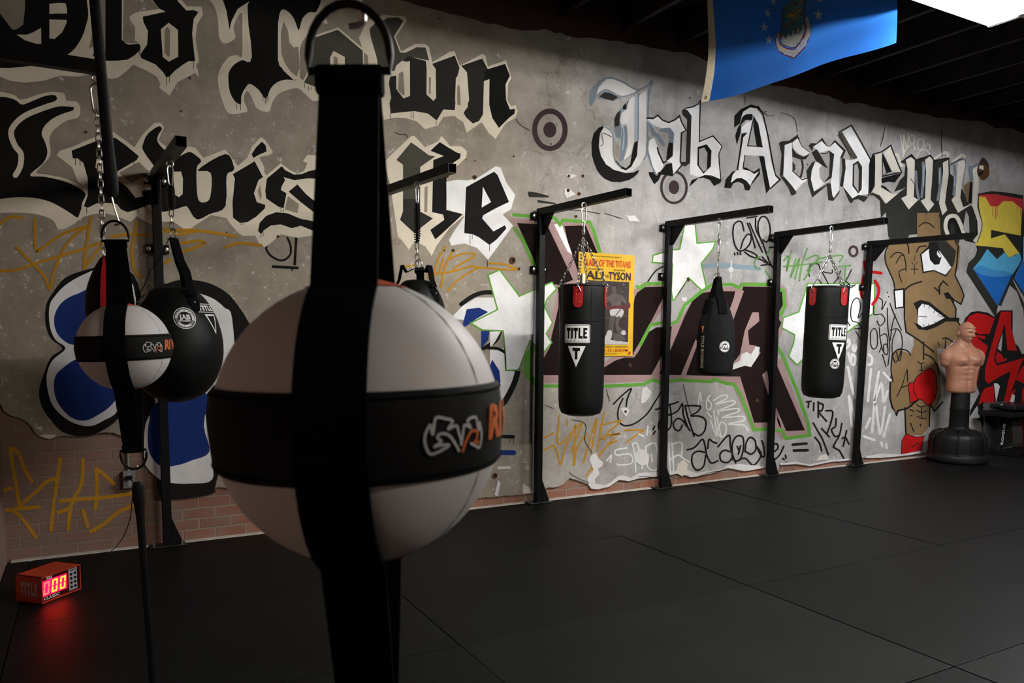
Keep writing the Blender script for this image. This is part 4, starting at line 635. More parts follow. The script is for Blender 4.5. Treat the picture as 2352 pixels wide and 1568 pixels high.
# ------------------------------------------------------------------ room shell
XL, XR, YB = -.505, 13.5, -3.2
CEIL = 4.32
WALL = bpy.data.objects.new('wall_back', None)
def room():
    global WALL
    bpy.data.objects.remove(WALL)
    mb = MB(); mb.box((XL-.1, WY+.018, -.05), (XR, WY+.3, CEIL+.1))
    WALL = mb.build('wall_back', brick_mat()); tag(WALL, kind='structure', label='old brick back wall covered in plaster and graffiti')
    # plaster coat: ragged slab with real thickness over the brick
    low = P('T1:-400,380 -60,470 0,500 40,580 130,620 240,660 280,700 300,750 360,800 440,820 520,795 650,790 760,800 900,765 1010,760 1080,790 1200,830 1350,900 1500,1000 1560,1330 1700,1340 1900,1290 1960,1250 2352,1300 T2:900,1350 1500,1390 2030,1345 2200,1330 T3:0,1320 100,1305 190,1265 350,1240 430,1170 500,1195 590,1222 620,1262 680,1268 780,1242 870,1182 960,1195 1045,1168 1240,1150 1330,1142 1420,1122 1500,1158 1560,1152 1700,1122 1850,1072 2000,1102 2170,1072 2300,1100 T4:150,1045 210,1020 300,1035 370,1045 430,1058 520,1040 620,1015 700,1020 800,1003 930,985 1060,988 1150,972 1250,968 1330,950 1420,945 1700,900 2100,880 2500,840')
    up = P('R4:2600,1240 2352,1200 2250,1165 2100,1150 2000,1100 1900,1082 1750,1075 1500,1040 1300,1000 1000,970 900,925 750,938 690,900 600,870 450,830 300,795 100,770 R3:1700,560 1500,480 1300,455 1000,400 850,370 600,330 500,345 350,300 200,270 0,270 R2:2000,200 1500,70 1220,0 900,-90 200,-250 R1:1000,-420 -400,-640')
    def jag(pts, a, step=9):
        out = []
        for i in range(len(pts)-1):
            (x0, y0), (x1, y1) = pts[i], pts[i+1]; L = max(1, int(sqrt((x1-x0)**2+(y1-y0)**2)/step))
            for j in range(L):
                t = j/L; out.append((x0+(x1-x0)*t+random.uniform(-a, a), y0+(y1-y0)*t+random.uniform(-a, a)))
        return out+[pts[-1]]
    lo = sorted([(q.x, q.z) for q in map(on_wall, jag(low, 1.3, 5))]); hi = sorted([(q.x, q.z) for q in map(on_wall, jag(up, 2.2, 12))])
    def at(c, x):
        for i in range(len(c)-1):
            if c[i][0] <= x <= c[i+1][0]: f = (x-c[i][0])/max(1e-6, c[i+1][0]-c[i][0]); return c[i][1]*(1-f)+c[i+1][1]*f
        return c[-1][1] if x > c[-1][0] else c[0][1]
    vs = []; fs = []; x = XL; k = 0
    while x < XR:
        a, b = at(lo, x), min(at(hi, x), CEIL); vs += [(x, WY, a+.004), (x, WY, b), (x, WY+.0195, a-.004), (x, WY+.0195, b)]
        if k: o = 4*k; fs += [(o-4, o, o+1, o-3), (o-4, o-2, o+2, o), (o-3, o+1, o+3, o-1)]
        x += .012; k += 1
    mb = MB().add(vs, fs)
    pl = mb.build('plaster_coat', plaster_mat(), WALL, label='cracked grey beige plaster skin over the bricks')
    # floor slab, pale strip under the wall, left wall, ceiling
    MB().box((XL-.1, YB, -.12), (XR, WY+.3, -.022)).build('floor', mat('grey concrete floor', (.16, .15, .14), .8, 0, .2, 3, .1, 40))
    bpy.data.objects['floor']['kind'] = 'structure'
    o = MB().box((XL+.02, 5.575, -.022), (XR, WY+.019, .001)).build('trim_1', mat('pale dusty curb', (.52, .48, .42), .8, 0, .2, 9, .3, 60), bev=.004); tag(o, kind='structure')
    o = MB().box((XL-.12, YB, -.1), (XL, WY+.3, CEIL+.1)).build('wall_left', bpy.data.materials['old brick']); tag(o, kind='structure')
    mb = MB().box((XL-.12, YB, CEIL), (XR, WY+.3, CEIL+.06)); c = mb.build('ceiling', mat('dark ceiling boards', (.012, .010, .009), .8, 0, .4, 4, .2)); tag(c, kind='structure')
    jm = mat('dark old joist wood', (.022, .017, .014), .75, 0, .5, 5, .3, 30)
    x = XL+.25
    while x < XR:
        MB().box((x, YB, 4.08), (x+.05, WY+.05, CEIL)).build('joist', jm, c); x += .63
    # mats
    tones = [rubber_mat('black rubber %s' % n, v) for n, v in (('a', (.0030, .0034, .0031)), ('b', (.0038, .0042, .0039)), ('c', (.0054, .0059, .0055)))]
    W, H = 1.835, 1.2195; y1 = 5.57; gap = .006
    offs = [.0, 0, 0, 0, 0, 0, 0]
    for r in range(7):
        ya = y1-r*H; x = 3.31-1.842*4 + (0 if r < 20 else 0)
        for k in range(12):
            x0 = x+k*1.842+random.uniform(-.003, .003); a, b = max(x0, XL+.01), min(x0+W, XR-.02)
            if b-a < .05: continue
            g = gap if (r*5+k*3) % 4 else .0025
            top = random.choice((0, 0, .001, -.001))
            o = MB().box((a, max(ya-H+g*.6, YB), -.021), (b, ya-.001, top)).build('rubber_mat', tones[(r*7+k*5+(r*k) % 3) % 3], bev=.002)
            tag(o, 'large black rubber floor mat laid edge to edge in the mat grid', 'mat', 'black rubber mats covering the floor')
def lamp(x0, x1, y=2.50, z=3.3, label='', cool=(1, .97, .93), power=30, on=True):
    t = thing('tube_light', label, 'light', ((x0+x1)/2, y, z), group='tube lights hung in a row under the joists')
    L = (x1-x0)/2; wm = mat('white enamel', (.75, .75, .74), .35, 0, .03, 8, 0)
    w = .30; h = .065
    # shallow tray: flat top with sloping sides and folded rims
    pr = [(-w, 0), (-w+.008, 0), (-.13, .05), (.13, .05), (w-.008, 0), (w, 0), (w, .010), (.135, h), (-.135, h), (-w, .010)]
    MB().prism(pr, 2*L, 0, -L).build('reflector_tray', wm, t)
    for s in (-1, 1): MB().box((s*L-.012, -w, -.004), (s*L+.012, w, h)).build('end_cap', wm, t)
    em, nt, b = nodes('glowing tube %.2f' % x0); b.inputs['Emission Color'].default_value = cool+(1,); b.inputs['Emission Strength'].default_value = power; b.inputs['Base Color'].default_value = (.9, .9, .9, 1)
    for s in (-.03, .03):
        MB().tube([(-L+.15, s, -.035), (L-.15, s, -.035)], .0105, 12).build('tube', em, t, smooth=True)
    for s in (-1, 1): MB().box((s*(L-.08)-.07, -.06, -.05), (s*(L-.08)+.07, .06, .05)).build('socket', wm, t, bev=.004)
    hm = STEEL
    for s in (-1, 1):
        MB().tube([(s*(L-.25), 0, h), (s*(L-.25), 0, 4.08-z)], .004, 6).build('hanger', hm, t)
    return t
# ------------------------------------------------------------------ bag stands
def stand(x, tip, label, lean=0, bolts=True, h=2.478, by=5.555):
    t = thing('bag_stand', label, 'bag stand', (x, by, 0), group='black steel bag stands along the wall')
    s = .028; tx, ty = tip[0]-x, tip[1]-by
    ln = lean
    MB().add([(-s,-s,.008),(s,-s,.008),(s,s,.008),(-s,s,.008),(ln-s,-s,h-.055),(ln+s,-s,h-.055),(ln+s,s,h-.055),(ln-s,s,h-.055)],
             [(0,3,2,1),(4,5,6,7),(0,1,5,4),(1,2,6,5),(2,3,7,6),(3,0,4,7)]).build('post', BLK, t, bev=.004)
    L = sqrt((tx-ln)**2+ty**2); a = atan2(ty, tx-ln)
    M = Matrix.Translation((ln, 0, h-.028)) @ Matrix.Rotation(a, 4, 'Z')
    mb = MB(); r0 = s; w = .003
    o4 = [(-s, -s), (s, -s), (s, s), (-s, s)]; i4 = [(-s+w, -s+w), (s-w, -s+w), (s-w, s-w), (-s+w, s-w)]
    mb.prism(o4, L+s, 0, -s, M, holes=[i4]); mb.box((-s, -s, -s), (-s+.004, s, s), M)
    mb.box((L-.10, -s+w, -s+w), (L-.095, s-w, s-w), M)
    mb.build('arm', BLK, t)
    # top gusset plate, clipped corner
    g = [(0, -s), (.16, -s), (.03, -.19), (0, -.19)]
    MB().prism([(s+q[0], q[1]) for q in g], .006, 1, -.003, M).build('top_gusset', BLK, t)
    MB().box((-.11, -.062, .0022), (.11, .045, .010)).build('base_plate', DSTEEL, t, bev=.002)
    MB().prism([(s, .009), (.098, .009), (s, .19)], .006, 1, -.03).build('foot_gusset', BLK, t)
    for q in ((-.085, -.04), (.085, -.04), (-.085, .02), (.085, .02)):
        MB().tube([(q[0], q[1], .008), (q[0], q[1], .034)], .005, 8).lathe([(.011, .0095), (.011, .018)], 6, Matrix.Translation((q[0], q[1], 0))).build('anchor_bolt', STEEL, t)
    for z in (2.42, 1.98):
        f = ln*z/h
        MB().box((f-.068, .026, z-.028), (f+.068, .032, z+.028)).box((f-.068, .026, z-.028), (f-.06, WY-by-.010, z+.028)).box((f+.06, .026, z-.028), (f+.068, WY-by-.010, z+.028)).build('wall_bracket', BLK, t)
        for sx in (-.05, .05): MB().lathe([(.017, 0), (.018, .002), (.013, .009), (.004, .011)], 12, Matrix.Translation((f+sx, .026, z)) @ Matrix.Rotation(R(90), 4, 'X')).build('bracket_bolt', STEEL, t, smooth=True)
    return t
# ------------------------------------------------------------------ chain pieces
def link_pts(l, w, n=16):
    r = w/2; h = l/2-r; out = []
    for i in range(n):
        a = 2*pi*i/n; out.append((r*cos(a), 0, r*sin(a)+(h if sin(a) >= 0 else -h)))
    return out
def chain(mb, a, b, l=.04, w=.02, r=.0032):
    a, b = V(a), V(b); d = b-a; L = d.length; n = max(1, round(L/(l-2*r-.002))); st = L/n; q = d.to_track_quat('Z', 'Y').to_matrix().to_4x4()
    for i in range(n):
        M = Matrix.Translation(a+d*((i+.5)/n)) @ q @ Matrix.Rotation(pi/2*(i % 2)+.3, 4, 'Z')
        mb.tube(link_pts(st+2*r+.003, w, 14), r, 6, True, M=M)
def carabiner(mb, top, L=.09, w=.04, r=.0042, rz=0):
    M = Matrix.Translation(V(top)-V((0, 0, L/2))) @ Matrix.Rotation(rz, 4, 'Z')
    pts = smooth_path([(-.18*w, 0, L*.48), (.25*w, 0, L*.46), (.5*w, 0, L*.3), (.42*w, 0, -L*.1), (.3*w, 0, -L*.42), (0, 0, -L*.5), (-.3*w, 0, -L*.42), (-.42*w, 0, -L*.1), (-.5*w, 0, L*.3)], True, 4)
    mb.tube(pts, r, 7, True, M=M)
def eye(mb, p, r=.016, t=.004, rz=0):
    mb.tube([(r*cos(2*pi*i/16), 0, r*sin(2*pi*i/16)) for i in range(16)], t, 7, True, M=Matrix.Translation(p) @ Matrix.Rotation(rz, 4, 'Z'))
def spring(mb, a, b, r=.016, w=.0035, turns=16):
    a, b = V(a), V(b); n = turns*10; pts = []
    for i in range(n+1):
        t = i/n; rr = r*(.6+.4*min(1, 6*min(t, 1-t))); q = 2*pi*turns*t; p = a.lerp(b, t); pts.append((p.x+rr*cos(q), p.y+rr*sin(q), p.z))
    mb.tube(pts, w, 5)
def wrap_cyl(vs, rad, phi, z, off=.0015, lean=0):
    """flat (x, y) artwork wrapped on an upright cylinder, centre at angle phi"""
    return [(( (rad(z+v[1]) if callable(rad) else rad)+off+v[2])*cos(phi+v[0]/(rad(z+v[1]) if callable(rad) else rad)), ((rad(z+v[1]) if callable(rad) else rad)+off+v[2])*sin(phi+v[0]/(rad(z+v[1]) if callable(rad) else rad)), z+v[1]) for v in vs]
def grid_poly(loop, nx=14, holes=()):
    """tessellated loop cut into strips along x so that it can bend"""
    bm = bmesh.new(); loops = [loop]+list(holes)
    flat = [q for l in loops for q in l]; tri = tessellate_polygon([[V((q[0], q[1], 0)) for q in l] for l in loops])
    vv = [bm.verts.new((q[0], q[1], 0)) for q in flat]
    for t in tri:
        try: bm.faces.new([vv[i] for i in t])
        except ValueError: pass
    xs = [q[0] for q in loop]; a, b = min(xs), max(xs)
    for i in range(1, nx):
        x = a+(b-a)*i/nx
        bmesh.ops.bisect_plane(bm, geom=bm.verts[:]+bm.edges[:]+bm.faces[:], plane_co=(x, 0, 0), plane_no=(1, 0, 0))
    bm.verts.index_update(); vs = [tuple(v.co) for v in bm.verts]; fs = [tuple(v.index for v in f.verts) for f in bm.faces]; bm.free(); return vs, fs
def rrect(w, h, r, n=4):
    out = []
    for cx, cy, a0 in ((w/2-r, h/2-r, 0), (-w/2+r, h/2-r, 90), (-w/2+r, -h/2+r, 180), (w/2-r, -h/2+r, 270)):
        for i in range(n+1): a = R(a0+90*i/n); out.append((cx+r*cos(a), cy+r*sin(a)))
    return out
def art(mb, mt, loops, rad, phi, z, off, dx=0, dy=0, nx=10, holes=()):
    for l in loops:
        vs, fs = grid_poly([(q[0]+dx, q[1]+dy) for q in l], nx, [[(q[0]+dx, q[1]+dy) for q in h] for h in holes]); mb.m(mt).add(wrap_cyl(vs, rad, phi, z, off), fs)
def badge(mb, rad, phi, z, r, off=.002):
    c = lambda q: [(q*cos(2*pi*i/28), q*sin(2*pi*i/28)) for i in range(28)]
    art(mb, WHITEP, [c(r)], rad, phi, z, off); art(mb, BLKL, [c(r*.93)], rad, phi, z, off+.0004)
    gm = mat('grey print', (.2, .2, .195), .6, 0, .1, 20, 0)
    art(mb, gm, [c(r*.84)], rad, phi, z, off+.0006); art(mb, BLKL, [c(r*.60)], rad, phi, z, off+.001)
    for k in range(22):
        a = 2*pi*k/22; vs, fs = text_data('ACADEMY  BOXING  TRAINING'[k], r*.2, .003)
        vs = [(v[0]*cos(a)+(v[1]+r*.72)*sin(a), -v[0]*sin(a)+(v[1]+r*.72)*cos(a), 0) for v in vs]; mb.m(WHITEP).add(wrap_cyl(vs, rad, phi, z, off+.0009), fs)
    vs, fs = text_data('JAB', r*.62, r*.03); mb.m(WHITEP).add(wrap_cyl([(v[0], v[1]+r*.08, 0) for v in vs], rad, phi, z, off+.0014), fs)
    vs, fs = text_data('ACADEMY', r*.2, r*.01); mb.m(WHITEP).add(wrap_cyl([(v[0], v[1]-r*.26, 0) for v in vs], rad, phi, z, off+.0014), fs)
# ------------------------------------------------------------------ heavy bag
def heavy_bag(name, label, x, y, ztop, zbot, r, zarm, face, tabs, chains='four', tag_white=False, badge_at=None, lean=(0, 0), dz=0):
    """face = azimuth of the printed side (world), tabs = azimuth of first tab"""
    t = thing(name, label, 'punching bag', (x, y, zarm), group='black hanging punching bags', rot=(lean[0], lean[1], 0)); O = -zarm
    prof = [(.02, zbot), (r*.6, zbot+.002), (r*.86, zbot+.02), (r*.955, zbot+.06), (r*.985, zbot+.12)]
    rad = lambda z: r*(.985+.015*min(1, max(0, (z+zarm-zbot-.12)/.3)))
    for k in range(1, 9): z = zbot+.12+(ztop-.03-zbot-.12)*k/8; prof.append((r*(.995 if k % 2 else 1.0), z))
    prof += [(r*.97, ztop-.008), (r*.9, ztop), (r*.86, ztop-.012), (.01, ztop-.02)]
    MB().lathe([(a, b+O) for a, b in prof], 48).build('body', BLKL, t, smooth=True)
    mb = MB(); H = ztop-zbot
    for z in (ztop-.012,): mb.tube([(r*.955*cos(2*pi*i/40), r*.955*sin(2*pi*i/40), z+O) for i in range(40)], .009, 8, True)
    mb.tube([(r*1.0*cos(2*pi*i/40), r*1.0*sin(2*pi*i/40), ztop-.30*H+O+.02) for i in range(40)], .003, 6, True)
    for a in (face+.62, face-1.0, face+2.4): mb.tube([(r*cos(a), r*sin(a), ztop-.03+O), (r*cos(a), r*sin(a), ztop-.28*H+O)], .0025, 5)
    mb.build('piping', BLKL, t, smooth=True)
    st = MB(); top = V((0, 0, 0)); hub = V((0, 0, -.20-.06))
    for k in range(4):
        a = tabs+k*pi/2; mb = MB(); w, h = .072, .155
        lp = [(-w/2, h/2), (w/2, h/2), (w/2, -h/2+.03), (w/2-.012, -h/2+.006), (w/2-.03, -h/2), (-w/2+.03, -h/2), (-w/2+.012, -h/2+.006), (-w/2, -h/2+.03)]
        zz = ztop-.02-h/2+O
        vs, fs = grid_poly(lp, 4); n = len(vs)
        A = wrap_cyl(vs, r, a, zz, .001); B = wrap_cyl(vs, r, a, zz, .006); mb.m(RED).add(A+B, list(fs)+[tuple(i+n for i in f) for f in fs])
        ring = []
        for i in range(len(lp)):
            A2 = wrap_cyl([(lp[i][0], lp[i][1], 0), (lp[(i+1) % len(lp)][0], lp[(i+1) % len(lp)][1], 0)], r, a, zz, .001); B2 = wrap_cyl([(lp[i][0], lp[i][1], 0), (lp[(i+1) % len(lp)][0], lp[(i+1) % len(lp)][1], 0)], r, a, zz, .006)
            mb.add([A2[0], A2[1], B2[1], B2[0]], [(0, 1, 2, 3)])
        tb = mb.build('hanging_tab', None, t, label='red leather hanging tab')
        for ix in (-.013, .013):
            for iz in (.018, -.01, -.038):
                q = wrap_cyl([(ix, iz, 0)], r, a, zz, .007)[0]; MB().sphere(q, .0042, 8, 6).build('rivet', STEEL, tb, smooth=True)
        q = wrap_cyl([(0, h/2-.022, 0)], r, a, zz, .010)[0]
        tri = [wrap_cyl([(dx, dz+h/2-.022, 0)], r, a, zz, .012)[0] for dx, dz in ((-.024, -.018), (.024, -.018), (.004, .022), (-.004, .022))]
        MB().tube(tri, .0032, 6, True).build('d_ring', STEEL, tb)
        p0 = wrap_cyl([(0, h/2+.0, 0)], r, a, zz, .013)[0]
        chain(st, hub, p0, .036, .019, .0028)
    st.build('chain', STEEL, t, smooth=True)
    m2 = MB(); eye(m2, (0, 0, -.022), .020, .004); carabiner(m2, (0, 0, -.04), .11, .04); chain(m2, (0, 0, -.14), (0, 0, -.20), .034, .018, .003)
    m2.lathe([(.010, -.235), (.013, -.225), (.013, -.20), (.008, -.195)], 10); m2.build('swivel_hook', STEEL, t, smooth=True)
    # printed panel
    pr = MB(); zf = ztop-.42*H+O+.012+dz; gap = .003
    art(pr, WHITEP, [rrect(.20, .135, .012)], r, face, zf, .0015, holes=[rrect(.19, .125, .009)]); art(pr, WHITEP, [rrect(.182, .117, .007)], r, face, zf, .0015)
    for l in block_word('TITLE', .158, .078): art(pr, BLKL, [l], r, face, zf, .0022, 0, .004, 4)
    for k in range(6): art(pr, BLKL, [[(-.07+k*.028-.004, -.047), (-.07+k*.028+.004, -.047), (-.07+k*.028+.004, -.052), (-.07+k*.028-.004, -.052)]], r, face, zf, .0022, 0, 0, 1)
    z2 = zf-.145; art(pr, WHITEP, [[(-.068, .055), (.068, .055), (0, -.10)]], r, face, z2, .0015)
    for l in block_word('T', .055, .085): art(pr, BLKL, [l], r, face, z2, .0022, 0, .0, 3)
    if badge_at:
        b2 = MB(); badge(b2, r, face+badge_at[0], badge_at[1]+O, .045); b2.build('badge', None, t, label='round white club badge')
    pr.build('printed_logo', None, t, label='white printed block letters and triangle')
    if tag_white: MB().box((-.055, -r*.45, ztop+O), (-.03, -r*.45+.05, ztop+.075+O)).build('paper_tag', mat('cream paper', (.62, .6, .42), .7, 0, .05, 10, 0), t, label='small cream paper tag')
    return t
def teardrop_bag(name, label, x, y, zarm, zring, ztop, zbot, rmax, badge_phi=None, steel=True):
    t = thing(name, label, 'punching bag', (x, y, zarm), group='black hanging punching bags'); O = -zarm; H = ztop-zbot
    pf = [(.02, 0), (.30, .02), (.62, .09), (.86, .22), (.975, .36), (1.0, .48), (.97, .6), (.87, .74), (.72, .86), (.56, .94), (.40, .985), (.2, 1.0), (.02, 1.0)]
    pf = smooth_path(pf, False, 4); prof = [(max(.004, a*rmax), zbot+b*H+O) for a, b in pf]
    MB().lathe(prof, 48).build('body', BLKL, t, smooth=True)
    def rad(z):
        for i in range(len(prof)-1):
            if prof[i][1] <= z <= prof[i+1][1] and prof[i+1][1] > prof[i][1]:
                f = (z-prof[i][1])/(prof[i+1][1]-prof[i][1]); return prof[i][0]*(1-f)+prof[i+1][0]*f
        return prof[0][0]
    for k in range(3):
        a = R(-62)+k*2*pi/3; mb = MB(); w = .026; path = [(.012, zring-.01), (.07, zring-.14*(zring-ztop)/.29), (.30*rmax+.04, ztop+.09), (.55*rmax+.01, ztop-.005), (.66*rmax+.01, ztop-.05)]
        vs = []; fs = []
        for (rr, z) in path:
            for s, th in ((-1, 0), (1, 0), (1, .005), (-1, .005)): vs.append(((rr+th)*cos(a)-s*w*sin(a), (rr+th)*sin(a)+s*w*cos(a), z+O))
        for i in range(len(path)-1):
            for j in range(4): fs.append((i*4+j, i*4+(j+1) % 4, i*4+4+(j+1) % 4, i*4+4+j))
        mb.add(vs, fs); s_ = mb.build('hanging_strap', WEB, t)
        mb = MB(); lp = [(-.034, .045), (.034, .045), (.036, 0), (.02, -.04), (0, -.06), (-.02, -.04), (-.036, 0)]; vs, fs = grid_poly(lp, 4); zz = ztop-.09+O
        mb.add([((rad(zz+v[1])+.005)*cos(a+v[0]/rad(zz+v[1])), (rad(zz+v[1])+.005)*sin(a+v[0]/rad(zz+v[1])), zz+v[1]) for v in vs], fs); mb.build('strap_patch', WEB, t)
        q = ((rad(zz)+.008)*cos(a), (rad(zz)+.008)*sin(a), zz); MB().sphere(q, .006, 8, 6).build('rivet', STEEL, t, smooth=True)
    m2 = MB()
    for k in range(3):
        a = R(-62)+k*2*pi/3; m2.tube([(.028*cos(a)*cos(q)*1.0+.012*cos(a), .028*sin(a)*cos(q)+.012*sin(a), zring+.012+.034*sin(q)+O) for q in [2*pi*i/14 for i in range(14)]], .003, 6, True)
    m2.build('d_ring', STEEL, t, smooth=True)
    m3 = MB(); eye(m3, (0, 0, -.02), .018); carabiner(m3, (0, 0, -.03), .11, .042, rz=.7); sp_a = -.14; sp_b = zring+O+.15
    m3.build('carabiner', STEEL, t, smooth=True)
    m3 = MB(); spring(m3, (0, 0, sp_a), (0, 0, sp_b), .020, .0036, 17); m3.tube([(0, 0, sp_a), (0, 0, sp_b)], .009, 6); m3.build('spring', DSTEEL if steel else BLK, t, smooth=True)
    m3 = MB(); chain(m3, (0, 0, sp_b), (0, 0, zring+O+.04), .05, .024, .0035); m3.build('chain', STEEL, t, smooth=True)
    if badge_phi is not None:
        pr = MB(); zb = ztop-.24*H+O-.02
        for q, dz, rr_ in ((0, 0, .06), (-1.5, .1, .05)):
            b2 = MB(); badge(b2, rad, badge_phi+q, zb+dz, rr_, .003); b2.build('badge', None, t, label='round white club badge')
        a2 = badge_phi+.72; zb2 = zb+.02; rr = rad(zb2)
        art(pr, WHITEP, [rrect(.16, .05, .01)], rad, a2, zb2+.04, .003, holes=[rrect(.15, .042, .008)])
        for l in block_word('TITLE', .13, .03): art(pr, WHITEP, [l], rad, a2, zb2+.04, .003, 0, 0, 3)
        art(pr, WHITEP, [[(-.05, .045), (.05, .045), (0, -.07)]], rad, a2+.05, zb2-.04, .003, holes=[[(-.035, .036), (.035, .036), (0, -.05)]])
        pr.build('printed_logo', None, t, label='white block letters and triangle')
    return t
def canvas_bag(label, x, y, zarm, zring, zbot, r, face):
    """slim canvas bag drawn together into a webbing neck"""
    t = thing('punching_bag', label, 'punching bag', (x, y, zarm), group='black hanging punching bags'); O = -zarm; ztop = zring-.30
    pf = smooth_path([(.03, zbot), (r*.65, zbot+.004), (r*.88, zbot+.022), (r*.97, zbot+.09), (r*1.0, zbot+.22), (r*.985, zbot+.35), (r*.92, zbot+.44), (r*.76, zbot+.525), (r*.60, zbot+.59), (r*.5, zbot+.63), (.03, zbot+.638)], False, 4)
    n = 64; mb = MB(); vs = []; fs = []
    for (rr, z) in pf:
        g = max(0, min(1, (z-(zbot+.30))/.2))
        for j in range(n): a = 2*pi*j/n; e = 1+.035*g*sin(a*9+.6)+.02*g*sin(a*5); vs.append((max(.004, rr)*e*cos(a), max(.004, rr)*e*sin(a), z+O))
    for i in range(len(pf)-1):
        for j in range(n): fs.append((i*n+j, i*n+(j+1) % n, (i+1)*n+(j+1) % n, (i+1)*n+j))
    mb.add(vs, fs); mb.build('body', mat('black canvas', (.006, .0065, .0065), .85, 0, .2, 20, .35, 260, spec=.08), t, smooth=True)
    for a in (face-R(52), face+R(24), face+R(160)):
        w = .036; path = [(.010, zring), (.030, zring-.09), (.060, zring-.18), (.085, zbot+.64), (r*.64+.004, zbot+.585), (r*.80+.004, zbot+.52)]; vs = []; fs = []
        for i, (rr, z) in enumerate(path):
            ww = w*(.72 if i == 0 else .85 if i == 1 else 1)
            for s, th in ((-1, 0), (1, 0), (1, .006), (-1, .006)): vs.append(((rr+th)*cos(a)-s*ww*sin(a), (rr+th)*sin(a)+s*ww*cos(a), z+O))
        for i in range(len(path)-1):
            for j in range(4): fs.append((i*4+j, i*4+(j+1) % 4, i*4+4+(j+1) % 4, i*4+4+j))
        MB().add(vs, fs).build('hanging_strap', WEB, t)
    m2 = MB()
    for k in range(3): a = face+R(28)+k*2*pi/3; m2.tube([((.02*cos(q)+.012)*cos(a), (.02*cos(q)+.012)*sin(a), zring+.008+.022*sin(q)+O) for q in [2*pi*i/14 for i in range(14)]], .004, 6, True)
    m2.build('d_ring', STEEL, t, smooth=True)
    m3 = MB(); eye(m3, (0, 0, -.02), .018); carabiner(m3, (0, 0, -.035), .11, .045, rz=.4); m3.build('carabiner', STEEL, t, smooth=True)
    m3 = MB(); m3.lathe([(.008, -.16), (.013, -.155), (.013, -.147), (.008, -.142)], 10); m3.tube([(0, 0, -.145), (.002, 0, -.22)], .006, 8); carabiner(m3, (0, 0, -.17), .12, .036, rz=1.5); chain(m3, (0, 0, -.28), (0, 0, zring+O+.07), .04, .02, .0034); carabiner(m3, (0, 0, zring+O+.12), .11, .03, rz=.5); m3.build('chain', STEEL, t, smooth=True)
    pr = MB(); gold = mat('gold print', (.36, .29, .17), .5, 0, .05, 10, 0); orr = mat('orange print', (.62, .13, .03), .5, 0, .05, 10, 0)
    vs, fs = text_data('TITLE BOXING', .042, .0012); vs = [(v[1], -v[0], 0) for v in vs]
    pr.m(gold).add(wrap_cyl(vs, r*.99, face-R(44), zbot+.20+O, .003), fs)
    art(pr, orr, [[(-.016, .03), (.016, .03), (0, -.03)]], r*.985, face-R(44), zbot+.385+O, .004, 0, 0, 3)
    b2 = MB(); badge(b2, r*.99, face+R(28), (ztop+zbot)/2-.02+O, .046, .003); b2.build('badge', None, t, label='round white club badge')
    pr.build('printed_logo', None, t, label='gold lettering down the side'); return t
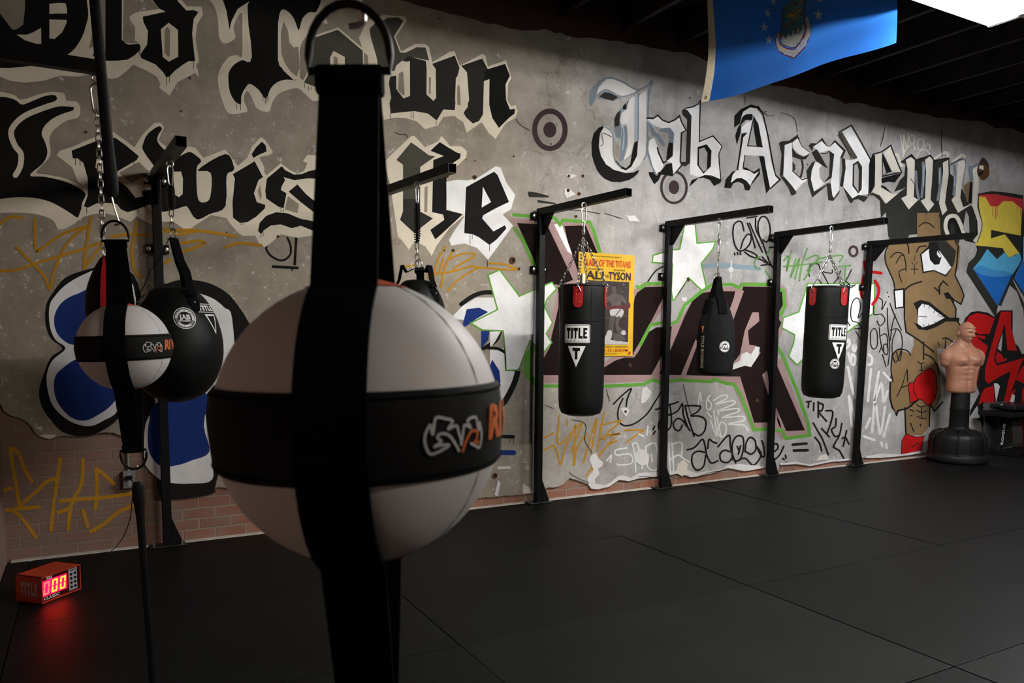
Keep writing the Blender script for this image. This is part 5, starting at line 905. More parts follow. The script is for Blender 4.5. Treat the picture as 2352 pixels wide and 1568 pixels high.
# ------------------------------------------------------------------ strapped balls
def strap_ball(label, c, los, lean, top_pts, low_pts, D=.34):
    """c centre, los azimuth of line from camera, lean rotation about the line of sight"""
    t = thing('strap_ball', label, 'punching ball', c, group='white strapped balls'); rz = los-pi/2
    B = Matrix.Rotation(rz, 4, 'Z') @ Matrix.Rotation(lean, 4, 'Y')      # +Y away from camera, X right
    r = .1445
    white = mat('white leather', (.64, .62, .625), .5, 0, .06, 5, .25, 60, dist=.001)
    mb = MB(); mb.sphere((0, 0, 0), r, 64, 32, B); ball = mb.build('ball', white, t, smooth=True)
    sm = mat('grey seam thread', (.20, .17, .17), .7, 0, .1, 30, 0); mb = MB()
    for a0 in (R(52), R(52)+pi): 
        for sgn in (1,):
            pts = []
            for i in range(17):
                q = -pi/2+pi*i/16; rr = r*1.0005; pts.append((rr*cos(q)*sin(a0), -rr*cos(q)*cos(a0), rr*sin(q)))
            mb.tube(pts, .0009, 6, M=B)
    mb.build('seam', sm, ball)
    # equator band
    mb = MB(); vs = []; fs = []; n = 72; h = .041
    zs = [-h, -h+.003, -.030, 0, .030, h-.003, h]; offs = [.0022, .0035, .003, .003, .003, .0035, .0022]
    for z, o in zip(zs, offs):
        for j in range(n):
            a = 2*pi*j/n; rr = sqrt(r*r-z*z)+o; vs.append((rr*cos(a), rr*sin(a), z))
    for i in range(len(zs)-1):
        for j in range(n): fs.append((i*n+j, i*n+(j+1) % n, (i+1)*n+(j+1) % n, (i+1)*n+j))
    mb.add(vs, fs, B); band = mb.build('band', mat('black neoprene', (.006, .006, .006), .75, 0, .1, 40, .15, 400, spec=.12), t, smooth=True)
    mb = MB()
    for z in (-h+.006, h-.006): mb.tube([((sqrt(r*r-z*z)+.004)*cos(2*pi*j/n), (sqrt(r*r-z*z)+.004)*sin(2*pi*j/n), z) for j in range(n)], .0012, 5, True, M=B)
    mb.build('stitching', WEB, band)
    # emblem on the band, right of the strap
    mb = MB(); mb_w = mat('pale grey print', (.50, .50, .51), .45, 0, .04, 10, 0); mb_o = mat('burnt orange print', (.60, .14, .03), .5, 0, .04, 10, 0)
    def sp(u, v, off=.005):
        a = R(-90)+u/r; q = (sqrt(r*r-min(v*v, r*r*.9))+off); return (q*cos(a), q*sin(a), v)
    K = .062/1850
    def em(pts, k, w, closed=False):
        p = [((x-1100)*K*1.18+.092, (800-y)*K*1.05-.002) for x, y in pts]; p = smooth_path(p, closed, 3)
        mb.m(k)
        for i in range(len(p)-(0 if closed else 1)):
            a, b = p[i], p[(i+1) % len(p)]; dx, dy = b[0]-a[0], b[1]-a[1]; L = sqrt(dx*dx+dy*dy) or 1; nx, ny = -dy/L*w/2, dx/L*w/2
            ex, ey = dx/L*w*.25, dy/L*w*.25
            mb.add([sp(a[0]-ex+nx, a[1]-ey+ny, .0042+.00004*(i % 5)), sp(b[0]+ex+nx, b[1]+ey+ny, .0042+.00004*(i % 5)), sp(b[0]+ex-nx, b[1]+ey-ny, .0042+.00004*(i % 5)), sp(a[0]-ex-nx, a[1]-ey-ny, .0042+.00004*(i % 5))], [(0, 1, 2, 3)], B)
    # skewed to undo the foreshortening of the photographed print
    def S(l): return [(x, y+(x-1100)*.22) for x, y in l]
    em(S([(250, 630), (140, 850), (110, 1050), (160, 1250), (270, 1370), (520, 1250), (740, 1090), (480, 1120), (340, 1170), (520, 1020), (420, 940), (480, 840), (620, 810), (760, 870), (900, 1030), (1030, 1220)]), mb_w, .0026)
    em(S([(270, 640), (310, 860), (400, 450), (640, 430), (850, 470), (700, 690), (940, 570), (1010, 740), (1080, 960), (1090, 1060)]), mb_w, .0026); em(S([(1090, 1060), (1130, 800), (1200, 530), (1400, 580), (1300, 400), (1600, 280), (1640, 480), (1700, 620), (1720, 400), (1790, 620), (1800, 850), (1740, 1080), (1560, 1040), (1400, 990)]), mb_w, .0026)
    em(S([(1140, 1230), (1250, 920), (1400, 690), (1540, 640), (1640, 700), (1600, 900), (1680, 950), (1520, 940)]), mb_o, .0028)
    vs, fs = text_data('RI', .044, .0016, 0, 1.05); mb.m(mb_o).add([sp(v[0]+v[1]*.2+.153, v[1]+.003, .0045) for v in vs], fs, B)
    vs, fs = text_data('VAL', .044, .0016, 0, 1.05); mb.m(mb_o).add([sp(v[0]+v[1]*.2+.222, v[1]+.003, .0045) for v in vs], fs, B)
    mb.build('printed_emblem', None, band, label='white claw emblem and orange letters')
    # orange leather patch at the pole
    om = mat('orange red leather', (.62, .11, .05), .5, 0, .08, 10, .1)
    n = 32
    for sg in (1, -1):
        mb = MB(); vs = [(0, 0, sg*(r+.0012))]; fs = []
        for i, q in enumerate((.18, .36)):
            for j in range(n): a = 2*pi*j/n; vs.append(((r+.0012)*sin(q)*cos(a), (r+.0012)*sin(q)*sin(a), sg*(r+.0012)*cos(q)))
        for j in range(n): fs.append((0, 1+j, 1+(j+1) % n)); fs.append((1+j, 1+(j+1) % n, 1+n+(j+1) % n, 1+n+j))
        mb.add(vs, fs, B); mb.build('pole_patch', om, ball, smooth=True, label='orange red leather cap')
    # strap loop: front and back run in the plane turned 11 degrees
    Q = B @ Matrix.Rotation(R(-10.5), 4, 'Z'); w = .0312
    th = math.acos((r+.004)/D)
    for nm, sy in (('front_strap', -1), ('back_strap', 1)):
        path = [(.004, D)]
        a1 = pi/2-th
        for i in range(17):
            q = a1+(pi-2*a1)*i/16-pi/2; q = -q; path.append(((r+.0065)*cos(q), (r+.0065)*sin(q)))
        path.append((.004, -D)); vs = []; fs = []
        for i, (yy, zz) in enumerate(path):
            p = path[max(i-1, 0)]; q = path[min(i+1, len(path)-1)]; ty, tz = q[0]-p[0], q[1]-p[1]; L = sqrt(ty*ty+tz*tz); ny, nz = -tz/L, ty/L
            for sx, o in ((-1, 0), (1, 0), (1, .004), (-1, .004)):
                ww = w*(1.0 if abs(zz) < r*1.05 else 1.0-.06*(abs(zz)-r)/(D-r)); vs.append((sx*ww, sy*(yy-ny*o), zz-nz*o))
        for i in range(len(path)-1):
            for j in range(4): fs.append((i*4+j, i*4+(j+1) % 4, i*4+4+(j+1) % 4, i*4+4+j))
        fs += [(0, 1, 2, 3), tuple(len(vs)-4+j for j in (3, 2, 1, 0))]
        MB().add(vs, fs, Q).build(nm, WEB, t)
    for sg in (1, -1):
        pts = []
        for i in range(13):
            a = pi*i/12; pts.append((.040*cos(a), 0, sg*(D+.022+.050*sin(a))))
        pts = [(.040, 0, sg*(D+.008))]+pts+[(-.040, 0, sg*(D+.008))]
        MB().tube(pts, .0042, 10, True, M=Q).build('d_ring', mat('black coated ring', (.004, .004, .004), .45, 0, .1, 10, 0, spec=.2), t, smooth=True)
        MB().m(WEB).box((-.033, -.012, sg*D-.016), (.033, .012, sg*D+.012), Q).build('strap_end', WEB, t, bev=.004)
    # hooks and rubber straps
    for pts, sg in ((top_pts, 1), (low_pts, -1)):
        p = [V(q)-V(c) for q in pts]
        a, b = p[0], p[1]; d = (b-a); side = V((cos(rz), sin(rz), 0))
        hk = smooth_path([tuple(a-d*.12-side*.004), tuple(a+side*.010-d*.04), tuple(a+side*.006+d*.2), tuple(a+d*.55), tuple(b-side*.004), tuple(b+side*.0+d*.12), tuple(b+side*.010)], False, 4)
        MB().tube(hk, .0032, 8).build('s_hook', STEEL, t, smooth=True)
        e = p[2]; dd = (e-b).normalized(); LL = (e-b).length
        mb = MB(); st = [0, .01, .03, .07, .12, .16, .25]; rr = [.010, .0165, .019, .0185, .0170, .0158, .0150] if sg > 0 else [.010, .0155, .018, .0165, .0125, .0115, .0110]; n2 = 8
        pp = [b-dd*.018+dd*s for s in st]+[b+dd*(.25+(LL-.25)*k/n2) for k in range(1, n2+1)]; rads = rr+[.0145 if sg > 0 else .0105]*n2
        mb.tube(pp, rads, 12, flat=(1.1, .4)); mb.build('rubber_strap', RUBB, t, smooth=True)
    return t
# ------------------------------------------------------------------ torso dummy
def torso_dummy():
    bx, by = 8.80, 5.215
    t = thing('torso_dummy', 'flesh coloured rubber torso training dummy on a black water base', 'boxing dummy', (bx, by, .0012))
    # base: round tank with six flutes
    sq = lambda a: 1-.03*(max(0, cos(3*a+.8)))**6
    prof = smooth_path([(.30, 0), (.345, .006), (.362, .035), (.362, .085), (.352, .105), (.335, .115), (.332, .14), (.335, .22), (.33, .32), (.305, .375), (.24, .405), (.17, .43), (.125, .45), (.112, .48)], False, 3)
    prof = [(a*.87, b*.87) for a, b in prof]
    MB().lathe(prof, 72, caps=True, sq=lambda a: 1+.018*cos(6*a)).build('base_tank', PLAST, t, smooth=True)
    for k in range(6):
        a = R(60)*k+R(-75); mb = MB(); pts = [(a*.87, b*.87) for a, b in [(.338, .12), (.341, .24), (.335, .33), (.30, .385), (.22, .418)]]
        for da in (-.22, .22):
            mb.tube([(q[0]*cos(a+da*(1 if q[1] < .35 else .55)), q[0]*sin(a+da*(1 if q[1] < .35 else .55)), q[1]) for q in pts], .009, 8)
        mb.build('tank_rib', PLAST, t, smooth=True)
    MB().lathe([(.034, .34), (.036, .385), (.030, .39)], 18, Matrix.Translation((-.15, -.12, 0))).build('filler_cap', PLAST, t, smooth=True)
    MB().lathe([(.102, .38), (.100, .60), (.104, .605), (.104, .615), (.098, .62), (.096, .84)], 36).build('neck_post', PLAST, t, smooth=True)
    # torso: rings of an organic loft in dummy space, front = -y
    skin = mat('rubber skin', (.31, .145, .09), .48, 0, .08, 5, .15, 50)
    face_az = R(-22)                                         # chest turned to the camera's right
    M = Matrix.Rotation(face_az, 4, 'Z')
    rings = [(.800, .140, .092, .00), (.820, .162, .106, .00), (.87, .166, .112, .00), (.93, .162, .110, 0), (.99, .166, .112, 0), (1.05, .178, .118, 0), (1.10, .190, .125, .0), (1.14, .198, .130, 0), (1.18, .205, .132, .0), (1.22, .210, .128, .005), (1.26, .206, .112, .012), (1.29, .186, .098, .018), (1.32, .152, .086, .022), (1.345, .120, .078, .022), (1.37, .094, .073, .018), (1.40, .078, .070, .012), (1.43, .071, .068, .004), (1.45, .069, .066, 0)]
    n = 72; vs = []; fs = []
    # refine by interpolation between rings
    R2 = []; zz = .835
    def ringat(z):
        for i in range(len(rings)-1):
            if rings[i][0] <= z <= rings[i+1][0]:
                f = (z-rings[i][0])/(rings[i+1][0]-rings[i][0])
                return [z]+[rings[i][k]*(1-f)+rings[i+1][k]*f for k in (1, 2, 3)]
        return list(rings[-1])
    Z = [.800+.0075*i for i in range(90)]; Z = [z for z in Z if z <= 1.45]; vs = []
    for z in Z:
        _, hw, hd, ys = ringat(z)
        for j in range(n):
            a = 2*pi*j/n; cx, sy = cos(a), sin(a); e = 2.4 if z < 1.3 else 2.1
            x = hw*(abs(cx)**(2/e))*(1 if cx > 0 else -1); y = hd*(abs(sy)**(2/e))*(1 if sy > 0 else -1)+ys
            if sy < 0:
                y -= .030*math.exp(-((z-1.18)/.052)**2)*math.exp(-((abs(x)-.085)/.062)**2)
                y += .012*math.exp(-((z-1.108)/.018)**2)*math.exp(-((abs(x)-.085)/.07)**2)
                y += .014*math.exp(-(x/.016)**2)*math.exp(-((z-1.175)/.07)**2)
                if z < 1.105:
                    y += .006*math.exp(-(x/.011)**2)
                    for za in (1.065, 1.005, .945): y += .006*math.exp(-((z-za)/.010)**2)*math.exp(-(x/.075)**4)
                    y -= .006*math.exp(-((abs(x)-.04)/.03)**2); y += .007*math.exp(-((abs(x)-.09)/.018)**2)
                y += .008*math.exp(-((z-1.275)/.012)**2)*math.exp(-((abs(x)-.07)/.06)**2)
                if z > 1.34: y += .0
            vs.append((x, y, z))
    for i in range(len(Z)-1):
        for j in range(n): fs.append((i*n+j, i*n+(j+1) % n, (i+1)*n+(j+1) % n, (i+1)*n+j))
    fs.append(tuple(range(n-1, -1, -1)))
    mb = MB(); mb.add(vs, fs, M)
    # arm stumps
    for s in (-1, 1):
        mb.sphere((s*.196, .012, 1.205), .082, 28, 18, M, (.9, .9, 1.1)); mb.sphere((s*.13, .02, 1.27), .07, 20, 12, M, (1.4, .9, .7)); mb.sphere((s*.208, .012, 1.165), .068, 20, 12, M, (.85, .88, 1.1))
    # head: deformed sphere, turned further to its left
    H = M @ Matrix.Translation((0, -.020, 1.487)) @ Matrix.Rotation(R(10), 4, 'Z') @ Matrix.Rotation(R(8), 4, 'X') @ Matrix.Scale(1.06, 4)
    nn, kk = 72, 60; hv = []; hf = []
    def g(v, m, s): return math.exp(-((v-m)/s)**2)
    for i in range(kk+1):
        th = pi*i/kk
        for j in range(nn):
            a = 2*pi*j/nn; X, Y, Zz = sin(th)*cos(a), sin(th)*sin(a), cos(th)
            x, y, z = X*.078, Y*.098, Zz*.118
            if z < 0: x *= 1-.30*(-z/.118)**1.3; 
            if z < -.03 and Y > 0: y *= 1-.45*min(1, (-z-.03)/.06)
            if Y < 0:
                f = -Y
                y -= .009*f*g(z, .028, .012)*g(abs(x), .028, .026)          # brow
                y += .017*f*g(z, .008, .010)*g(abs(x), .031, .014)          # sockets
                y -= .007*f*g(z, .006, .006)*g(abs(x), .031, .009)          # lids
                y -= (.026*g(z, -.022, .012)+.015*g(z, -.005, .018))*f*g(x, 0, .011)   # nose
                y -= .006*f*g(z, -.027, .007)*g(abs(x), .012, .007)
                y += .008*f*g(z, -.040, .005)*g(x, 0, .03)
                y -= .010*f*(g(z, -.050, .006)+g(z, -.064, .006))*g(x, 0, .022)  # lips
                y += .007*f*g(z, -.057, .0025)*g(x, 0, .026)
                y -= .014*f*g(z, -.092, .014)*g(x, 0, .022)                  # chin
                y -= .006*f*g(z, -.016, .014)*g(abs(x), .045, .012)          # cheek bones
                y += .006*f*g(z, -.045, .016)*g(abs(x), .045, .012)
                # swept hair lock rim
                y -= .006*f*(1 if z > .055 and z < .10 else 0)
            x += (1 if x > 0 else -1)*.0
            hv.append((x, y, z))
    for i in range(kk):
        for j in range(nn): hf.append((i*nn+j, i*nn+(j+1) % nn, (i+1)*nn+(j+1) % nn, (i+1)*nn+j))
    mb.add(hv, hf, H)
    mb.tube([(0, .012, 1.33), (0, .006, 1.40), (0, -.002, 1.47)], [.080, .070, .064], 28, M=M)
    b = mb.build('torso', skin, t, smooth=True)
    rm = b.modifiers.new('remesh', 'REMESH'); rm.mode = 'VOXEL'; rm.voxel_size = .0042; rm.use_smooth_shade = True
    cs = b.modifiers.new('smooth', 'SMOOTH'); cs.factor = .5; cs.iterations = 5
    for s in (-1, 1):
        e = MB(); e.tube([(s*.079, .010, .018), (s*.088, .018, .016), (s*.090, .022, 0), (s*.086, .016, -.016), (s*.078, .006, -.026)], [.004, .006, .006, .006, .004], 8, M=H)
        e.sphere((s*.081, .012, -.004), .013, 12, 8, H, (.4, .9, 1.5)); e.build('ear', skin, t, smooth=True)
    e = MB()
    for s in (-1, 1): e.tube([(s*.012, -.1015, .024), (s*.03, -.0975, .030), (s*.048, -.083, .029)], [.003, .004, .002], 8, M=H)
    e.build('eyebrow', skin, t, smooth=True)
    e = MB(); e.tube([(-.064, -.040, .062), (-.047, -.068, .064), (-.02, -.084, .058), (.015, -.086, .062), (.047, -.068, .066), (.062, -.042, .066)], [.003, .006, .007, .007, .006, .003], 8, M=H); e.build('hair_rim', skin, t, smooth=True)
    if 0: e = MB(); e.tube([(-.02, -.096, .062), (-.03, -.085, .080), (-.03, -.06, .099), (-.02, -.02, .115), (-.01, .02, .118)], [.003, .005, .005, .004, .002], 8, M=H); e.build('hair_parting', skin, t, smooth=True)
    return t
# ------------------------------------------------------------------ flag
def flag():
    FX = 4.12
    t = thing('flag', 'blue flag with white stars, shield crest and scroll hanging from the ceiling', 'flag', (FX, 3.7, 3.1))
    # cloth local: s across (0 hoist far .. 1 fly near), u up
    def bulge(s, u): return .05*sin(3.0*s+u*2.2)+.03*sin(7.5*s-1.4*u)+.012*sin(15*s+4*u)
    w = 1.50
    zb = lambda s: 3.188-3.1-.105*s*s*0+(-.04)*s - .055*sin(pi*s)*0+.0*s
    def pt(s, u, off=0):
        y = 4.468-3.7-w*s-.02*sin(6*u); z = zb(s)+u*(1-.0*s)
        # slight shear: the fly hem is drawn up
        return (bulge(s, u)-off, y, z)
    nx, nz = 90, 60; Hh = .90; vs = []; fs = []
    for i in range(nx+1):
        for j in range(nz+1): vs.append(pt(i/nx, Hh*j/nz))
    for i in range(nx):
        for j in range(nz): fs.append((i*(nz+1)+j, (i+1)*(nz+1)+j, (i+1)*(nz+1)+j+1, i*(nz+1)+j+1))
    def cloth(name, col, k=.5):
        m = mat(name, col, .7, 0, .05, 20, 0); nt = m.node_tree; b = nt.nodes['Principled BSDF']; tr = N(nt, 'ShaderNodeBsdfTranslucent'); tr.inputs['Color'].default_value = tuple(min(1, c*1.3) for c in col)+(1,)
        ms = N(nt, 'ShaderNodeMixShader'); ms.inputs[0].default_value = k; lk(nt, b.outputs[0], ms.inputs[1]); lk(nt, tr.outputs[0], ms.inputs[2]); lk(nt, ms.outputs[0], nt.nodes['Material Output'].inputs[0]); return m
    m, nt, b = nodes('blue nylon'); co = coord(nt); n = tex(nt, 'ShaderNodeTexNoise', co, Scale=3, Detail=3)
    lk(nt, ramp(nt, n.outputs[0], [(.3, (.008, .075, .33)), (.7, (.014, .11, .42))]), b.inputs['Base Color']); b.inputs['Roughness'].default_value = .45; b.inputs['Sheen Weight'].default_value = .3
    tr = N(nt, 'ShaderNodeBsdfTranslucent'); tr.inputs['Color'].default_value = (.02, .20, .75, 1)
    ms = N(nt, 'ShaderNodeMixShader'); ms.inputs[0].default_value = .6; lk(nt, b.outputs[0], ms.inputs[1]); lk(nt, tr.outputs[0], ms.inputs[2]); lk(nt, ms.outputs[0], nt.nodes['Material Output'].inputs[0])
    wv = tex(nt, 'ShaderNodeTexNoise', co, Scale=9, Detail=3); bump(nt, b, wv.outputs[0], .5, .02)
    o = MB().add(vs, fs).build('cloth', m, t, smooth=True)
    hm = MB(); vs = []; fs = []
    for j in range(nz+1):
        u = Hh*j/nz
        for s, off in ((-.036, .002), (.004, .002), (.004, -.002), (-.036, -.002)): vs.append(pt(s, u, off))
    for j in range(nz):
        for k in range(4): fs.append((j*4+k, j*4+(k+1) % 4, j*4+4+(k+1) % 4, j*4+4+k))
    fs += [(0, 1, 2, 3), tuple(len(vs)-4+k for k in (3, 2, 1, 0))]
    hd = hm.add(vs, fs).build('header_tape', mat('cream canvas tape', (.62, .55, .40), .8, 0, .1, 30, .2, 300), t, label='cream canvas hoist tape')
    for u in (.03, Hh-.03):
        q = pt(-.016, u); MB().tube([(q[0]-.004, q[1]+.011*cos(2*pi*i/14), q[2]+.011*sin(2*pi*i/14)) for i in range(14)], .003, 6, True).build('grommet', mat('brass', (.4, .28, .08), .35, 1, .1, 10, 0), hd, smooth=True)
    for s_, u_ in ((-.016, Hh-.02), (.5, Hh-.01), (.97, Hh-.01)):
        q = pt(s_, u_); MB().tube([q, (q[0], q[1], 4.31-3.1)], .0025, 6).build('tie_cord', mat('white cord', (.5, .5, .48), .8, 0, .05, 20, 0), t)
    # emblem: traced on a crop of the flag (0..2352 by 0..1254 = source 1620..2070 by 0..240) and laid on the cloth plane
    def fl(x, y, off):
        px = (1620+x/5.2267, y/5.2267); d = ROT @ _ray(px); q = d*(FX/d.x)+EYE
        s = (4.468-q.y)/w; u = q.z-3.1-zb(s); return V(pt(s, u, off))+V((0, 0, 0))
    ly = [0]
    def poly(mb, mt, pts, sm=0):
        ly[0] += 1; p = smooth_path(pts, True, 4) if sm else pts; vs, fs = grid_poly(p, 10); mb.m(mt).add([fl(v[0], v[1], .0012+.0002*ly[0]) for v in vs], fs)
    def ln(mb, mt, pts, wd, closed=False, sm=1):
        ly[0] += 1; p = smooth_path(pts, closed, 4) if sm else pts; mb.m(mt)
        for i in range(len(p)-(0 if closed else 1)):
            a, b2 = p[i], p[(i+1) % len(p)]; dx, dy = b2[0]-a[0], b2[1]-a[1]; L = sqrt(dx*dx+dy*dy) or 1; nx_, ny_ = -dy/L*wd/2, dx/L*wd/2; ex, ey = dx/L*wd*.2, dy/L*wd*.2
            mb.add([fl(a[0]-ex+nx_, a[1]-ey+ny_, .0012+.0002*ly[0]), fl(b2[0]+ex+nx_, b2[1]+ey+ny_, .0012+.0002*ly[0]), fl(b2[0]+ex-nx_, b2[1]+ey-ny_, .0012+.0002*ly[0]), fl(a[0]-ex-nx_, a[1]-ey-ny_, .0012+.0002*ly[0])], [(0, 1, 2, 3)])
    Wt = cloth('white dyed cloth', (.66, .64, .58)); CY_ = cloth('turquoise dyed cloth', (.07, .36, .46)); MR = cloth('maroon dyed cloth', (.20, .02, .035)); YL = cloth('yellow dyed cloth', (.68, .46, .08)); RDm = cloth('red dyed cloth', (.45, .02, .03))
    e = MB(); ST = []
    sh = [(835, 125), (890, 45), (1000, 0), (1060, -60), (1100, -70), (1200, 0), (1150, 140), (1140, 280), (1150, 320), (1110, 440), (1000, 560), (880, 540), (800, 500), (790, 420)]
    poly(e, MR, [(825, 118), (885, 38), (1000, -10), (1060, -75), (1110, -80), (1212, 0), (1160, 140), (1150, 280), (1165, 320), (1115, 450), (985, 568), (870, 545), (795, 505), (782, 420)])
    poly(e, CY_, sh)
    poly(e, Wt, smooth_path([(795, 450), (800, 405), (825, 405), (845, 440), (865, 440), (870, 385), (895, 380), (910, 415), (930, 415), (940, 360), (970, 350), (985, 390), (1005, 385), (1015, 330), (1045, 320), (1060, 360), (1085, 358), (1095, 295), (1120, 290), (1130, 320), (1150, 330), (1110, 440), (985, 558), (880, 540), (805, 505)], True, 3))
    ln(e, MR, [(795, 450), (800, 405), (825, 405), (845, 440), (865, 440), (870, 385), (895, 380), (910, 415), (930, 415), (940, 360), (970, 350), (985, 390), (1005, 385), (1015, 330), (1045, 320), (1060, 360), (1085, 358), (1095, 295), (1120, 290), (1130, 320), (1150, 330)], 7)
    sc = [(735, 520), (728, 470), (742, 390), (765, 378), (778, 400), (765, 470), (775, 520), (860, 570), (980, 590), (1080, 500), (1160, 400), (1170, 330), (1155, 260), (1165, 215), (1195, 205), (1210, 240), (1232, 330), (1225, 420), (1150, 560), (990, 690), (850, 645), (770, 595)]
    ln(e, MR, sc, 14, True, 0); poly(e, Wt, sc)
    ln(e, MR, [(785, 500), (830, 530), (985, 560), (1090, 465), (1160, 340)], 8); ln(e, MR, [(765, 395), (745, 430), (768, 440)], 5); ln(e, MR, [(1190, 235), (1170, 265), (1195, 275)], 5)
    path = [(775, 535), (830, 580), (910, 612), (985, 635), (1060, 575), (1140, 490), (1200, 380)]; tx = 'UNITED STATES  AIR FORCE'; pp = smooth_path(path, False, 12); acc = [0]
    for i in range(1, len(pp)): acc.append(acc[-1]+sqrt((pp[i][0]-pp[i-1][0])**2+(pp[i][1]-pp[i-1][1])**2))
    e2 = MB()
    for k, chh in enumerate(tx):
        if chh == ' ': continue
        sL = acc[-1]*(k+.3)/(len(tx)-.2); i = max(j for j in range(len(acc)) if acc[j] <= sL); i = min(i, len(pp)-2)
        f = (sL-acc[i])/(acc[i+1]-acc[i]); cx_, cy_ = pp[i][0]+(pp[i+1][0]-pp[i][0])*f, pp[i][1]+(pp[i+1][1]-pp[i][1])*f; an = atan2(pp[i+1][1]-pp[i][1], pp[i+1][0]-pp[i][0])
        vs, fs = text_data(chh, 50, 1.0); vs = [(cx_+v[0]*cos(an)*.75+v[1]*sin(an), cy_+v[0]*sin(an)*.75-v[1]*cos(an)) for v in vs]; e2.m(YL).add([fl(v[0], v[1], .0075) for v in vs], fs)
    for q in ([(985, 190), (1000, 120), (1020, 60)], [(985, 190), (1040, 130), (1100, 60), (1150, 10)], [(985, 180), (930, 110), (900, 120)], [(990, 150), (965, 90), (945, 75)], [(1000, 170), (1050, 190), (1110, 185)], [(1000, 180), (1040, 225), (1080, 245)], [(980, 190), (975, 270)], [(930, 200), (890, 250), (850, 290)], [(935, 240), (900, 290), (870, 330)], [(1060, 110), (1110, 30), (1130, 0)]): ln(e, YL, q, 8)
    poly(e, YL, [(870, 185), (930, 150), (985, 160), (1060, 130), (1130, 95), (1110, 140), (1040, 160), (1000, 190), (985, 250), (972, 250), (970, 195), (910, 195)])
    for q in ((1030, 40, 30), (945, 68, 17), (895, 115, 17), (1108, 185, 17), (1075, 243, 17), (970, 285, 28), (848, 292, 15), (875, 325, 17), (1148, 8, 15)):
        poly(e, RDm, [(q[0]-q[2], q[1]-q[2]*.3), (q[0], q[1]-q[2]*.8), (q[0]+q[2], q[1]-q[2]*.2), (q[0]+q[2]*.3, q[1]+q[2]*.6), (q[0]-q[2]*.6, q[1]+q[2]*.5)])
    e.build('crest', None, o, label='turquoise and white shield crest over a scroll'); e2.build('scroll_lettering', None, o)
    st = MB()
    for cx_, cy_, r_, rt in ((655, 135, 58, .3), (605, 310, 60, .1), (655, 462, 60, -.05), (1358, 200, 68, .1), (1395, 0, 62, .25), (735, -10, 50, .3), (800, -150, 50, .3), (1330, -150, 50, .2)):
        l = []
        for i in range(10): a = -pi/2+pi*i/5+rt*.6; q = r_ if i % 2 == 0 else r_*.4; l.append((cx_+q*cos(a)*(.8 if cx_ < 1000 else .95), cy_+q*sin(a)*1.1))
        poly(st, Wt, l)
    st.build('star_print', None, o, label='white five pointed stars')
    return t
